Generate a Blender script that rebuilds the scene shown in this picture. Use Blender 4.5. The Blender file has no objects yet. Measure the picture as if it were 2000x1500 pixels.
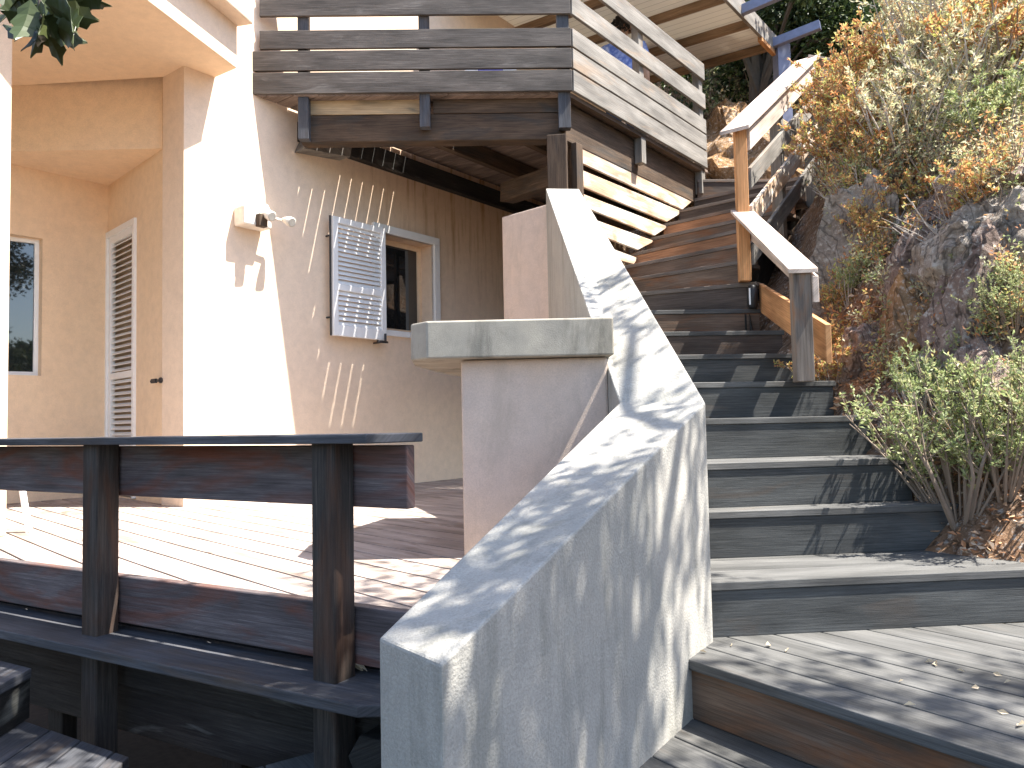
import bpy, math, random
from mathutils import Vector, Matrix, noise
PI=math.pi
C=bpy.context.scene.collection
# ---------------- camera ----------------
EZ=.52                      # eye height above the house deck (deck top = z 0)
F=1500.; PITCH=math.atan(.05); ROLL=-.02
cam=bpy.data.cameras.new('camera'); co=bpy.data.objects.new('camera',cam); C.objects.link(co)
bpy.context.scene.camera=co
cam.sensor_width=36; cam.lens=F/2000*36; cam.clip_start=.02; cam.clip_end=500
CM=Matrix.Rotation(PI/2+PITCH,4,'X')@Matrix.Rotation(ROLL,4,'Z')
co.matrix_world=Matrix.Translation((0,0,EZ))@CM
# ---------------- world / sun / exposure ----------------
SD=Vector((-.53,.10,-1)).normalized()
elev=math.asin(-SD.z); az=math.atan2(-SD.x,-SD.y)
w=bpy.data.worlds.new("World"); bpy.context.scene.world=w; w.use_nodes=True
nt=w.node_tree; sky=nt.nodes.new('ShaderNodeTexSky'); sky.sky_type='NISHITA'; sky.sun_disc=False
sky.sun_elevation=elev; sky.sun_rotation=az; sky.air_density=1.0; sky.dust_density=1.2; sky.ozone_density=1.0
nt.links.new(sky.outputs[0],nt.nodes['Background'].inputs[0]); nt.nodes['Background'].inputs[1].default_value=.12
sl=bpy.data.lights.new('sun','SUN'); sl.energy=4.9; sl.angle=math.radians(.53); sl.color=(1,.95,.87)
so=bpy.data.objects.new('sun',sl); C.objects.link(so); so.rotation_euler=SD.to_track_quat('-Z','Y').to_euler()
sc=bpy.context.scene
sc.view_settings.view_transform='Standard'; sc.view_settings.look='None'; sc.view_settings.gamma=1
sc.view_settings.exposure=1.92
sc.cycles.max_bounces=8; sc.cycles.diffuse_bounces=5; sc.cycles.glossy_bounces=3; sc.cycles.transparent_max_bounces=8
# ---------------- photo point -> place ----------------
O=Vector((0,0,EZ)); R3=CM.to_3x3()
def ray(x,y): return R3@Vector(((x-1000)/F,-(y-750)/F,-1))
def Zr(x,y,zr):                      # on the level plane at zr above the eye
    d=ray(x,y); return O+d*(zr/d.z)
def Zp(x,y,z): return Zr(x,y,z-EZ)
def Yp(x,y,Y): d=ray(x,y); return O+d*(Y/d.y)
class Plane:                          # vertical plane through two points
    def __init__(s,a,b,off=0):
        s.d=(Vector((b[0],b[1],0))-Vector((a[0],a[1],0))).normalized()
        s.n=Vector((s.d.y,-s.d.x,0)); s.p=Vector((a[0],a[1],0))+s.n*off
    def at(s,x,y):
        d=ray(x,y); return O+d*((s.p-O).dot(s.n)/d.dot(s.n))
    def a(s,v): return (v-s.p).dot(s.d)
    def pt(s,a,z,o=0): return s.p+s.d*a+s.n*o+Vector((0,0,z))
    def ax(s,x,y=600): return s.a(s.at(x,y))
# ---------------- materials ----------------
def mat(name):
    m=bpy.data.materials.new(name); m.use_nodes=True; t=m.node_tree
    return m,t,t.nodes['Principled BSDF']
def N(t,k,**kw):
    n=t.nodes.new(k)
    for a,b in kw.items():
        if hasattr(n,a): setattr(n,a,b)
        else: n.inputs[a.replace('_',' ')].default_value=b
    return n
def ramp(t,src,stops):
    r=t.nodes.new('ShaderNodeValToRGB'); t.links.new(src,r.inputs[0]); e=r.color_ramp.elements
    while len(e)<len(stops): e.new(.5)
    for q,(p,c) in zip(e,stops): q.position=p; q.color=(c[0],c[1],c[2],1) if hasattr(c,'__len__') else (c,c,c,1)
    return r.outputs[0]
def mix(t,f,a,b,mode='MIX'):
    n=t.nodes.new('ShaderNodeMix'); n.data_type='RGBA'; n.blend_type=mode
    for i_,v in ((0,f),(6,a),(7,b)):
        s=n.inputs[i_]
        if hasattr(v,'is_linked'): t.links.new(v,s)
        elif hasattr(v,'__len__'): s.default_value=(*v,1)
        else: s.default_value=v if i_==0 else (v,v,v,1)
    return n.outputs[2]
def bump(t,b,h,s,d):
    n=t.nodes.new('ShaderNodeBump'); n.inputs['Strength'].default_value=s; n.inputs['Distance'].default_value=d
    t.links.new(h,n.inputs['Height']); t.links.new(n.outputs[0],b.inputs['Normal'])
def mapped(t,src,scale,rot=(0,0,0)):
    n=t.nodes.new('ShaderNodeMapping'); n.inputs['Scale'].default_value=scale; n.inputs['Rotation'].default_value=rot
    t.links.new(src,n.inputs[0]); return n.outputs[0]
def wood(name,dark,mid,light,patch=None,pt=(.5,.62),rough=.75,bs=.5,grain=1):
    m,t,b=mat(name); tc=t.nodes.new('ShaderNodeTexCoord'); uv=tc.outputs['UV']
    wob=N(t,'ShaderNodeTexNoise',Scale=1,Detail=2); t.links.new(mapped(t,uv,(2.2,9,1)),wob.inputs['Vector'])
    g=N(t,'ShaderNodeTexNoise',Scale=1,Detail=7,Roughness=.65,Distortion=.35); t.links.new(mapped(t,uv,(4.5*grain,70*grain,1)),g.inputs['Vector'])
    wv=N(t,'ShaderNodeTexWave',Scale=1,Distortion=7,Detail=2); wv.bands_direction='Y'; t.links.new(mapped(t,uv,(.7,22,1)),wv.inputs['Vector'])
    g2=N(t,'ShaderNodeTexNoise',Scale=1,Detail=4,Roughness=.8,Distortion=.2); t.links.new(mapped(t,uv,(7*grain,330*grain,1)),g2.inputs['Vector'])
    fg=t.nodes.new('ShaderNodeMath'); fg.operation='MULTIPLY_ADD'; fg.inputs[1].default_value=.55; t.links.new(g2.outputs[0],fg.inputs[0])
    hg=t.nodes.new('ShaderNodeMath'); hg.operation='MULTIPLY'; hg.inputs[1].default_value=.45; t.links.new(g.outputs[0],hg.inputs[0]); t.links.new(hg.outputs[0],fg.inputs[2])
    c1=ramp(t,fg.outputs[0],[(.34,dark),(.5,mid),(.66,light)])
    ck=N(t,'ShaderNodeTexNoise',Scale=1,Detail=3,Roughness=.6); t.links.new(mapped(t,uv,(1.6,150,1)),ck.inputs['Vector'])
    c2=ramp(t,wv.outputs[0],[(0,.70),(.5,1.),(.9,1.1),(1,.9)])
    c=mix(t,.5,c1,c2,'MULTIPLY')
    c=mix(t,1,c,ramp(t,ck.outputs[0],[(.27,.25),(.33,1.)]),'MULTIPLY')
    c=mix(t,1,c,ramp(t,wob.outputs[0],[(.3,.62),(.7,1.3)]),'MULTIPLY')
    if patch:
        pn=N(t,'ShaderNodeTexNoise',Scale=1,Detail=5,Roughness=.6,Distortion=1.2); t.links.new(mapped(t,uv,(1.6,7,1)),pn.inputs['Vector'])
        c=mix(t,ramp(t,pn.outputs[0],[(pt[0],0.),(pt[1],1.)]),c,mix(t,1,patch,ramp(t,g.outputs[0],[(.3,.6),(.7,1.2)]),'MULTIPLY'))
    t.links.new(c,b.inputs['Base Color']); b.inputs['Roughness'].default_value=rough; b.inputs['Specular IOR Level'].default_value=.25
    bump(t,b,fg.outputs[0],bs,.004)
    return m
def plaster(name,col,col2,fine=260,bs=.35,dirt=None,big=1.3,drips_bounce=None,dsc=(6,6,1.6)):
    m,t,b=mat(name); tc=t.nodes.new('ShaderNodeTexCoord'); ob=tc.outputs['Object']
    n1=N(t,'ShaderNodeTexNoise',Scale=big,Detail=6,Roughness=.6); t.links.new(ob,n1.inputs['Vector'])
    n2=N(t,'ShaderNodeTexNoise',Scale=fine,Detail=3); t.links.new(ob,n2.inputs['Vector'])
    n3=N(t,'ShaderNodeTexNoise',Scale=14,Detail=8,Roughness=.7); t.links.new(ob,n3.inputs['Vector'])
    c=mix(t,ramp(t,n1.outputs[0],[(.35,0.),(.65,1.)]),col,col2)
    c=mix(t,.35,c,ramp(t,n2.outputs[0],[(.3,.7),(.7,1.2)]),'MULTIPLY')
    c=mix(t,.5,c,ramp(t,n3.outputs[0],[(.3,.85),(.6,1.08)]),'MULTIPLY')
    if dirt:
        n4=N(t,'ShaderNodeTexNoise',Scale=1,Detail=9,Roughness=.72,Distortion=.4); t.links.new(mapped(t,ob,dsc),n4.inputs['Vector'])
        c=mix(t,ramp(t,n4.outputs[0],[(.5,0.),(.72,.75)]),c,dirt)
    if drips_bounce:                # rusty drips from the timber, plus a painted orange bounce wash: (dir, z top, z span, colour, a0, a1, origin)
        d,zt,zs,sc_,a0,a1,og=drips_bounce
        dp=t.nodes.new('ShaderNodeVectorMath'); dp.operation='DOT_PRODUCT'; dp.inputs[1].default_value=d
        sb=t.nodes.new('ShaderNodeVectorMath'); sb.operation='SUBTRACT'; sb.inputs[1].default_value=og
        t.links.new(ob,sb.inputs[0]); t.links.new(sb.outputs[0],dp.inputs[0])
        sep=t.nodes.new('ShaderNodeSeparateXYZ'); t.links.new(ob,sep.inputs[0])
        cm=t.nodes.new('ShaderNodeCombineXYZ'); t.links.new(dp.outputs['Value'],cm.inputs[0]); t.links.new(sep.outputs[2],cm.inputs[1])
        sn=N(t,'ShaderNodeTexNoise',Scale=1,Detail=5,Roughness=.7); t.links.new(mapped(t,cm.outputs[0],(13,.8,1)),sn.inputs['Vector'])
        st=ramp(t,sn.outputs[0],[(.5,0.),(.66,1.)])
        mr=N(t,'ShaderNodeMapRange'); mr.inputs['From Min'].default_value=zt-zs; mr.inputs['From Max'].default_value=zt; t.links.new(sep.outputs[2],mr.inputs[0])
        ma=N(t,'ShaderNodeMapRange'); ma.inputs['From Min'].default_value=a0; ma.inputs['From Max'].default_value=a1; t.links.new(dp.outputs['Value'],ma.inputs[0])
        k=t.nodes.new('ShaderNodeMath'); k.operation='MULTIPLY'; t.links.new(mr.outputs[0],k.inputs[0]); t.links.new(ma.outputs[0],k.inputs[1])
        k1=t.nodes.new('ShaderNodeMath'); k1.operation='MULTIPLY'; t.links.new(k.outputs[0],k1.inputs[0]); t.links.new(st,k1.inputs[1])
        lt_=t.nodes.new('ShaderNodeMath'); lt_.operation='LESS_THAN'; lt_.inputs[1].default_value=3.05; t.links.new(sep.outputs[2],lt_.inputs[0])
        k1b=t.nodes.new('ShaderNodeMath'); k1b.operation='MULTIPLY'; t.links.new(k1.outputs[0],k1b.inputs[0]); t.links.new(lt_.outputs[0],k1b.inputs[1]); k1=k1b
        c=mix(t,k1.outputs[0],c,sc_)
        k2=t.nodes.new('ShaderNodeMath'); k2.operation='MULTIPLY'; k2.inputs[1].default_value=.5; kz=t.nodes.new('ShaderNodeMath'); kz.operation='MULTIPLY'; t.links.new(k.outputs[0],kz.inputs[0]); t.links.new(lt_.outputs[0],kz.inputs[1]); t.links.new(kz.outputs[0],k2.inputs[0])
        c=mix(t,k2.outputs[0],c,(.52,.29,.13))  # broad orange wash stands in for warm bounce under the balcony
    t.links.new(c,b.inputs['Base Color']); b.inputs['Roughness'].default_value=.92; b.inputs['Specular IOR Level'].default_value=.2
    bump(t,b,n2.outputs[0],bs,.003)
    return m
def plain(name,col,rough=.5,metal=0,spec=.5,v=(.85,1.1)):
    m,t,b=mat(name); tc=t.nodes.new('ShaderNodeTexCoord')
    n1=N(t,'ShaderNodeTexNoise',Scale=18,Detail=5); t.links.new(tc.outputs['Object'],n1.inputs['Vector'])
    t.links.new(mix(t,1,col,ramp(t,n1.outputs[0],[(.3,v[0]),(.7,v[1])]),'MULTIPLY'),b.inputs['Base Color'])
    b.inputs['Roughness'].default_value=rough; b.inputs['Metallic'].default_value=metal; b.inputs['Specular IOR Level'].default_value=spec
    return m
def leafmat(name,stops,rough=.55,trans=.4):
    m,t,b=mat(name); g=t.nodes.new('ShaderNodeNewGeometry')
    c=ramp(t,g.outputs['Random Per Island'],stops); t.links.new(c,b.inputs['Base Color'])
    b.inputs['Roughness'].default_value=rough; b.inputs['Specular IOR Level'].default_value=.35
    tr=t.nodes.new('ShaderNodeBsdfTranslucent'); t.links.new(c,tr.inputs[0]); ms=t.nodes.new('ShaderNodeMixShader'); ms.inputs[0].default_value=trans
    t.links.new(b.outputs[0],ms.inputs[1]); t.links.new(tr.outputs[0],ms.inputs[2]); t.links.new(ms.outputs[0],t.nodes['Material Output'].inputs[0])
    return m
def rockmat(name,a,b_,ox,oxa=.55):
    m,t,b=mat(name); tc=t.nodes.new('ShaderNodeTexCoord'); ob=tc.outputs['Object']
    n1=N(t,'ShaderNodeTexNoise',Scale=3.5,Detail=10,Roughness=.72,Distortion=.5); t.links.new(ob,n1.inputs['Vector'])
    n2=N(t,'ShaderNodeTexNoise',Scale=1.6,Detail=6,Roughness=.65); t.links.new(ob,n2.inputs['Vector'])
    v=N(t,'ShaderNodeTexNoise',Scale=2.6,Detail=4,Roughness=.55,Distortion=1.2); t.links.new(mapped(t,ob,(1.3,1.3,.55),(.3,.5,.3)),v.inputs['Vector'])
    n4=N(t,'ShaderNodeTexNoise',Scale=32,Detail=8,Roughness=.75); t.links.new(ob,n4.inputs['Vector'])
    c=ramp(t,n1.outputs[0],[(.3,a),(.55,[(x+y)/2 for x,y in zip(a,b_)]),(.72,b_)])
    c=mix(t,ramp(t,n2.outputs[0],[(oxa,0.),(oxa+.12,.85)]),c,ox)
    c=mix(t,ramp(t,n4.outputs[0],[(.54,0.),(.62,.8)]),c,(.66,.63,.58))  # pale specks painted in as sunlit highlights on the stone
    c=mix(t,.8,c,ramp(t,n4.outputs[0],[(.3,.45),(.6,1.1)]),'MULTIPLY')
    c=mix(t,1,c,ramp(t,v.outputs[0],[(.43,1.),(.46,.35),(.475,1.),(.55,1.),(.565,.5),(.58,1.)]),'MULTIPLY')
    t.links.new(c,b.inputs['Base Color']); b.inputs['Roughness'].default_value=.9; b.inputs['Specular IOR Level'].default_value=.15
    h=t.nodes.new('ShaderNodeMath'); h.operation='MULTIPLY_ADD'; h.inputs[1].default_value=.5; t.links.new(n4.outputs[0],h.inputs[0]); t.links.new(n1.outputs[0],h.inputs[2])
    bump(t,b,h.outputs[0],1,.09)
    return m
M={}
M['deck']=wood('deck_wood',(0.288,0.232,0.200),(0.368,0.308,0.272),(0.432,0.372,0.336),(0.208,0.152,0.120),(.56,.72),bs=.35)
M['rail']=wood('weathered_dark_wood',(.025,.025,.028),(.07,.065,.066),(.15,.135,.13),(.19,.065,.035),(.46,.66),rough=.55,bs=.6)
M['plank']=wood('purple_grey_plank_wood',(0.051,0.043,0.044),(0.106,0.089,0.092),(0.187,0.162,0.162),(0.145,0.051,0.032),(.46,.68),rough=.55,bs=.5)
M['railblue']=wood('weathered_slate_wood',(0.028,0.030,0.036),(0.064,0.066,0.074),(0.112,0.114,0.124),(0.080,0.060,0.048),(.5,.7),rough=.65,bs=.6)
M['post']=wood('dark_post_wood',(0.014,0.014,0.014),(0.044,0.038,0.034),(0.096,0.080,0.068),(0.080,0.040,0.024),(.52,.72),rough=.7,bs=1)
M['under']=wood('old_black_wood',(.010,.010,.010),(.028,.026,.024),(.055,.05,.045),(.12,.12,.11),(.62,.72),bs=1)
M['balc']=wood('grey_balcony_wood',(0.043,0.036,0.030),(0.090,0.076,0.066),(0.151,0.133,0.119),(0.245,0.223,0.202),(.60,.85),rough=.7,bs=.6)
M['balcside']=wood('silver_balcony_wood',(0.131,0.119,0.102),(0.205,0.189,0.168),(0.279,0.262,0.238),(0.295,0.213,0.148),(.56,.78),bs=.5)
M['beam']=wood('brown_beam_wood',(.035,.022,.014),(.085,.055,.035),(.15,.10,.065),(.05,.045,.04),(.5,.7),bs=.7)
M['floorw']=wood('balcony_floor_wood',(.13,.09,.07),(.22,.165,.135),(.32,.25,.21),bs=.4)
M['rafter']=wood('brown_rafter_wood',(.15,.095,.055),(.25,.165,.10),(.34,.235,.15),bs=.4)
M['pale']=wood('pale_new_wood',(.32,.22,.12),(.44,.32,.19),(.52,.40,.26),(.2,.17,.12),(.56,.72),bs=.3)
M['orange']=wood('orange_new_wood',(.42,.19,.08),(.56,.28,.12),(.66,.36,.17),(.36,.15,.06),(.56,.75),bs=.25)
M['slat']=wood('slat_wood',(.40,.25,.15),(.56,.39,.26),(.66,.50,.38),(.60,.56,.50),(.46,.6),bs=.3)
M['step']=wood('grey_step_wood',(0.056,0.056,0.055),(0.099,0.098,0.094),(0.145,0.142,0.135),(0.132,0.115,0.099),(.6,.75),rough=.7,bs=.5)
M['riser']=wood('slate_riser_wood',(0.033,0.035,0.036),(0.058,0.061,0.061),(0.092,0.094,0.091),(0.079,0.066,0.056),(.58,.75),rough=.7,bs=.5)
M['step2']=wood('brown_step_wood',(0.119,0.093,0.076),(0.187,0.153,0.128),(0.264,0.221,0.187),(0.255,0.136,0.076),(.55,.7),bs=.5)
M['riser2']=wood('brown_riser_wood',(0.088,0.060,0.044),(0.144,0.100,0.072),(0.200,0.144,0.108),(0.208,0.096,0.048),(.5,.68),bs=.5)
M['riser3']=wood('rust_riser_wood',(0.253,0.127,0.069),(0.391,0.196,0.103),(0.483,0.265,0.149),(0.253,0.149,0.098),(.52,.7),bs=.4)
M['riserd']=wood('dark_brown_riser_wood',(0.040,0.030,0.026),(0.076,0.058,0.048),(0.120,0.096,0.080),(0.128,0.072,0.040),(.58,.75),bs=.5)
M['cap']=wood('pinkish_cap_wood',(.42,.33,.27),(.52,.42,.35),(.6,.5,.43),bs=.25)
M['white']=plain('white_paint',(.86,.85,.83),.35,v=(.97,1.02))
M['steel']=plain('blue_grey_steel',(.16,.18,.27),.45)
M['black']=plain('black_iron',(.02,.02,.022),.5)
M['lampwhite']=plain('weathered_plastic',(.72,.66,.58),.5)
M['lamplens']=plain('dull_lamp_glass',(.42,.40,.36),.2)
M['bark']=plain('grey_bark',(.10,.085,.07),.95,spec=.1)
M['twig']=plain('dry_twig',(.24,.19,.15),.9,spec=.1)
M['twigpale']=plain('pale_dead_twig',(.42,.38,.34),.9,spec=.1)
M['dark']=plain('unlit_void_black',(.012,.012,.014),.9,spec=.05)
M['room']=plain('dim_room_wall',(.10,.10,.11),.9,spec=.05)
M['slab']=plaster('stained_concrete',(.40,.365,.30),(.27,.255,.22),fine=320,bs=.3,dirt=(.075,.07,.055),big=5)
M['guard']=plaster('rough_grey_render',(0.396,0.374,0.335),(0.327,0.318,0.288),fine=150,bs=.8,dirt=(0.172,0.172,0.146),big=2.6,dsc=(9,9,1.0))
M['pillar']=plaster('pale_pink_render',(.60,.47,.38),(.55,.45,.385),fine=200,bs=.5,dirt=(.40,.33,.27),big=2)
M['tgroove']=None
m,t,b=mat('white_tongue_and_groove'); tc=t.nodes.new('ShaderNodeTexCoord')
wv=N(t,'ShaderNodeTexWave',Scale=1,Distortion=0); wv.wave_profile='SAW'; wv.bands_direction='Y'; t.links.new(mapped(t,tc.outputs['UV'],(1,3.1,1)),wv.inputs['Vector'])
gr=ramp(t,wv.outputs[0],[(0,.35),(.05,1.),(.95,1.),(1,.35)]); n1=N(t,'ShaderNodeTexNoise',Scale=1,Detail=4); t.links.new(mapped(t,tc.outputs['UV'],(1.2,14,1)),n1.inputs['Vector'])
t.links.new(mix(t,1,mix(t,n1.outputs[0],(.78,.75,.69),(.85,.83,.78)),gr,'MULTIPLY'),b.inputs['Base Color']); b.inputs['Roughness'].default_value=.6
bump(t,b,gr,.6,.01); M['tgroove']=m
tr=t.nodes.new('ShaderNodeBsdfTranslucent'); tr.inputs[0].default_value=(.8,.76,.68,1); ms=t.nodes.new('ShaderNodeMixShader'); ms.inputs[0].default_value=.16  # boards made translucent so sun through them brightens the underside
t.links.new(b.outputs[0],ms.inputs[1]); t.links.new(tr.outputs[0],ms.inputs[2]); t.links.new(ms.outputs[0],t.nodes['Material Output'].inputs[0])
def glass(name,col,rough):
    m,t,b=mat(name); b.inputs['Base Color'].default_value=(*col,1); b.inputs['Roughness'].default_value=rough
    b.inputs['Specular IOR Level'].default_value=1.; b.inputs['Coat Weight'].default_value=.4; return m
M['glass']=glass('window_glass',(.015,.018,.02),.02)
M['rock']=rockmat('purple_grey_rock',(0.242,0.160,0.132),(0.682,0.539,0.451),(0.528,0.297,0.143),.55)
M['rockox']=rockmat('ochre_rock',(.34,.21,.12),(.56,.39,.23),(.60,.33,.14),.45)
M['rockgrey']=rockmat('grey_rock',(0.297,0.242,0.198),(0.748,0.660,0.561),(0.440,0.297,0.198),.6)
M['soil']=rockmat('dry_soil',(.22,.14,.09),(.42,.29,.20),(.48,.27,.15),.5)
M['lf_green']=leafmat('grey_green_leaves',[(0,(0.184,0.230,0.081)),(.4,(0.322,0.380,0.161)),(.75,(0.460,0.506,0.276)),(1,(0.529,0.460,0.207))])
M['lf_orange']=leafmat('rusty_leaves',[(0,(0.483,0.196,0.081)),(.35,(0.621,0.333,0.149)),(.6,(0.667,0.460,0.218)),(.8,(0.460,0.483,0.138)),(1,(0.621,0.598,0.253))])
M['lf_dry']=leafmat('dry_straw_leaves',[(0,(0.624,0.540,0.384)),(.3,(0.504,0.552,0.324)),(.6,(0.672,0.636,0.456)),(.85,(0.600,0.384,0.216)),(1,(0.360,0.420,0.180))])
M['lf_dark']=leafmat('dark_evergreen_leaves',[(0,(.020,.036,.012)),(.5,(.045,.075,.022)),(.85,(.085,.12,.035)),(1,(.15,.17,.06))],trans=.2)
M['lf_bright']=leafmat('bright_evergreen_leaves',[(0,(.03,.07,.015)),(.5,(.06,.13,.025)),(1,(.14,.22,.05))],trans=.25)
M['lf_oak']=leafmat('oak_leaves',[(0,(.035,.05,.018)),(.6,(.06,.08,.028)),(1,(.09,.10,.035))],rough=.4,trans=.25)
M['litter']=leafmat('fallen_leaves',[(0,(.30,.12,.05)),(.4,(.42,.22,.11)),(.7,(.5,.33,.2)),(1,(.62,.52,.4))],trans=.1)
M['paleleaf']=leafmat('pale_fallen_leaf',[(0,(.5,.38,.22)),(1,(.66,.56,.42))],trans=.1)
M['dsoil']=plain('dark_shaded_soil',(.05,.035,.025),.95,spec=.05)  # soil colour darkened to carry the shade below the terrace
# ---------------- mesh builder ----------------
rnd=random.Random(7)
class MB:
    def __init__(s): s.v=[]; s.f=[]; s.uv=[]
    def face(s,pts,uvs=None):
        i=len(s.v); s.v+= [tuple(p) for p in pts]; s.f.append(list(range(i,i+len(pts))))
        s.uv+= uvs if uvs else [(p[0]+p[2],p[1]+p[2]) for p in pts]
    def box8(s,P):      # P: 8 corners, bottom 0-3, top 4-7 (same order); long axis = longest edge
        P=[Vector(p) for p in P]
        ax=[(P[1]-P[0]),(P[3]-P[0]),(P[4]-P[0])]; L=[a.length for a in ax]
        k=L.index(max(L)); o=rnd.uniform(0,60); o2=rnd.uniform(0,60)
        loc=[(0,0,0),(1,0,0),(1,1,0),(0,1,0),(0,0,1),(1,0,1),(1,1,1),(0,1,1)]
        oth=[i for i in range(3) if i!=k]
        def uv(i):
            l=loc[i]; return (o+l[k]*L[k],o2+l[oth[0]]*L[oth[0]]+l[oth[1]]*L[oth[1]])
        b=len(s.v); s.v+=[tuple(p) for p in P]
        for f in ((3,2,1,0),(4,5,6,7),(0,1,5,4),(1,2,6,5),(2,3,7,6),(3,0,4,7)):
            s.f.append([b+i for i in f]); s.uv+=[uv(i) for i in f]
    def obox(s,c,a,b_,d):  # centre, full edge vectors
        c=Vector(c);a=Vector(a)/2;b_=Vector(b_)/2;d=Vector(d)/2
        s.box8([c-a-b_-d,c+a-b_-d,c+a+b_-d,c-a+b_-d,c-a-b_+d,c+a-b_+d,c+a+b_+d,c-a+b_+d])
    def beam(s,p0,p1,wd,h,side=None):   # centre line p0->p1, width wd sideways, height h
        p0=Vector(p0);p1=Vector(p1); d=(p1-p0); n=d.normalized()
        sd=Vector(side).normalized() if side is not None else n.cross(Vector((0,0,1))).normalized()
        up=sd.cross(n).normalized(); s.obox((p0+p1)/2,d,sd*wd,up*h)
    def prism(s,top,vec,uvd=None):       # polygon swept by vec
        top=[Vector(p) for p in top]; vec=Vector(vec); bot=[p+vec for p in top]
        nrm=Vector((0,0,0))
        for i in range(1,len(top)-1): nrm+=(top[i]-top[0]).cross(top[i+1]-top[0])
        if nrm.dot(vec)>0: top=top[::-1]; bot=bot[::-1]
        o=rnd.uniform(0,60); o2=rnd.uniform(0,60)
        u=Vector(uvd).normalized() if uvd is not None else None
        def uv(p):
            if u is None: return (p.x+p.z*.3,p.y+p.z)
            q=p-u*p.dot(u); return (o+p.dot(u),o2+q.dot(Vector((-u.y,u.x,0)))+q.z)
        i=len(s.v); n=len(top); s.v+=[tuple(p) for p in top]+[tuple(p) for p in bot]
        A=top+bot
        for f in [list(range(n)),list(range(2*n-1,n-1,-1))]+[[k,n+k,n+(k+1)%n,(k+1)%n] for k in range(n)]:
            s.f.append([i+k for k in f]); s.uv+=[uv(A[k]) for k in f]
    def tube(s,pts,rad,sides=6):
        pts=[Vector(p) for p in pts]; i0=len(s.v)
        for k,p in enumerate(pts):
            d=(pts[min(k+1,len(pts)-1)]-pts[max(k-1,0)]).normalized()
            a=d.orthogonal().normalized(); b_=d.cross(a); r=rad[k] if hasattr(rad,'__len__') else rad
            for q in range(sides):
                t_=2*PI*q/sides; s.v.append(tuple(p+a*(r*math.cos(t_))+b_*(r*math.sin(t_))))
        for k in range(len(pts)-1):
            for q in range(sides):
                s.f.append([i0+k*sides+q,i0+k*sides+(q+1)%sides,i0+(k+1)*sides+(q+1)%sides,i0+(k+1)*sides+q])
                s.uv+=[(q*.02,k*.1),((q+1)*.02,k*.1),((q+1)*.02,k*.1+.1),(q*.02,k*.1+.1)]
        for k,r_ in ((0,1),(len(pts)-1,-1)):
            f=[i0+k*sides+q for q in range(sides)][::-r_ if r_==1 else 1]
            s.f.append(f); s.uv+=[(0,0)]*sides
    def nails(s,p,n,r=.0035):
        p=Vector(p); n=Vector(n).normalized(); a=n.orthogonal().normalized(); b_=n.cross(a); i=len(s.v)
        s.v+=[tuple(p+n*.0012+a*(r*math.cos(q*PI/3))+b_*(r*math.sin(q*PI/3))) for q in range(6)]; s.f.append([i+q for q in range(6)]); s.uv+=[(0,0)]*6
    def build(s,name,m,parent=None,bevel=0,smooth=False,disp=None):
        me=bpy.data.meshes.new(name); me.from_pydata(s.v,[],s.f); 
        ul=me.uv_layers.new(name='UVMap'); flat=[c for q in s.uv for c in q]
        if len(flat)==2*len(me.loops): ul.data.foreach_set('uv',flat)
        if smooth: me.polygons.foreach_set('use_smooth',[True]*len(me.polygons))
        me.update(); me.materials.append(m)
        o=bpy.data.objects.new(name,me); C.objects.link(o)
        if parent is not None:
            o.parent=parent; o.location=-Vector(parent.get('_w',(0,0,0)))
        if bevel:
            bv=o.modifiers.new('bevel','BEVEL'); bv.width=bevel; bv.segments=2; bv.limit_method='ANGLE'; bv.angle_limit=.6
        return o
def thing(name,loc,label,cat,group=None,kind=None):
    o=bpy.data.objects.new(name,None); C.objects.link(o); o.location=loc; o['_w']=tuple(loc); o.empty_display_size=.1
    return tag(o,label,cat,group,kind)
def tag(o,label=None,cat=None,group=None,kind=None):
    if label:o['label']=label
    if cat:o['category']=cat
    if group:o['group']=group
    if kind:o['kind']=kind
    return o
def sub(parent,o):    # make a second-level child (parent itself a mesh child)
    o.parent=parent; o.location=(0,0,0); return o
def clip(poly,p,n):   # keep side where (x-p).n>=0
    out=[]
    for i in range(len(poly)):
        a=poly[i]; b=poly[(i+1)%len(poly)]; da=(a-p).dot(n); db=(b-p).dot(n)
        if da>=0: out.append(a)
        if (da>=0)!=(db>=0): out.append(a+(b-a)*(da/(da-db)))
    return out
def strips(mb,poly,d,wd,gap,z,th,o=0):     # boards of width wd along d clipped to a level convex polygon
    d=Vector((d[0],d[1],0)).normalized(); n=Vector((-d.y,d.x,0)); poly=[Vector((p[0],p[1],0)) for p in poly]
    ks=[p.dot(n) for p in poly]; k=min(ks)+o-wd
    while k<max(ks):
        q=clip(clip(poly,n*k,n),n*(k+wd-gap),-n)
        if len(q)>2: mb.prism([p+Vector((0,0,z)) for p in q],(0,0,-th),d)
        k+=wd
Zv=lambda z:Vector((0,0,z))
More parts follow.
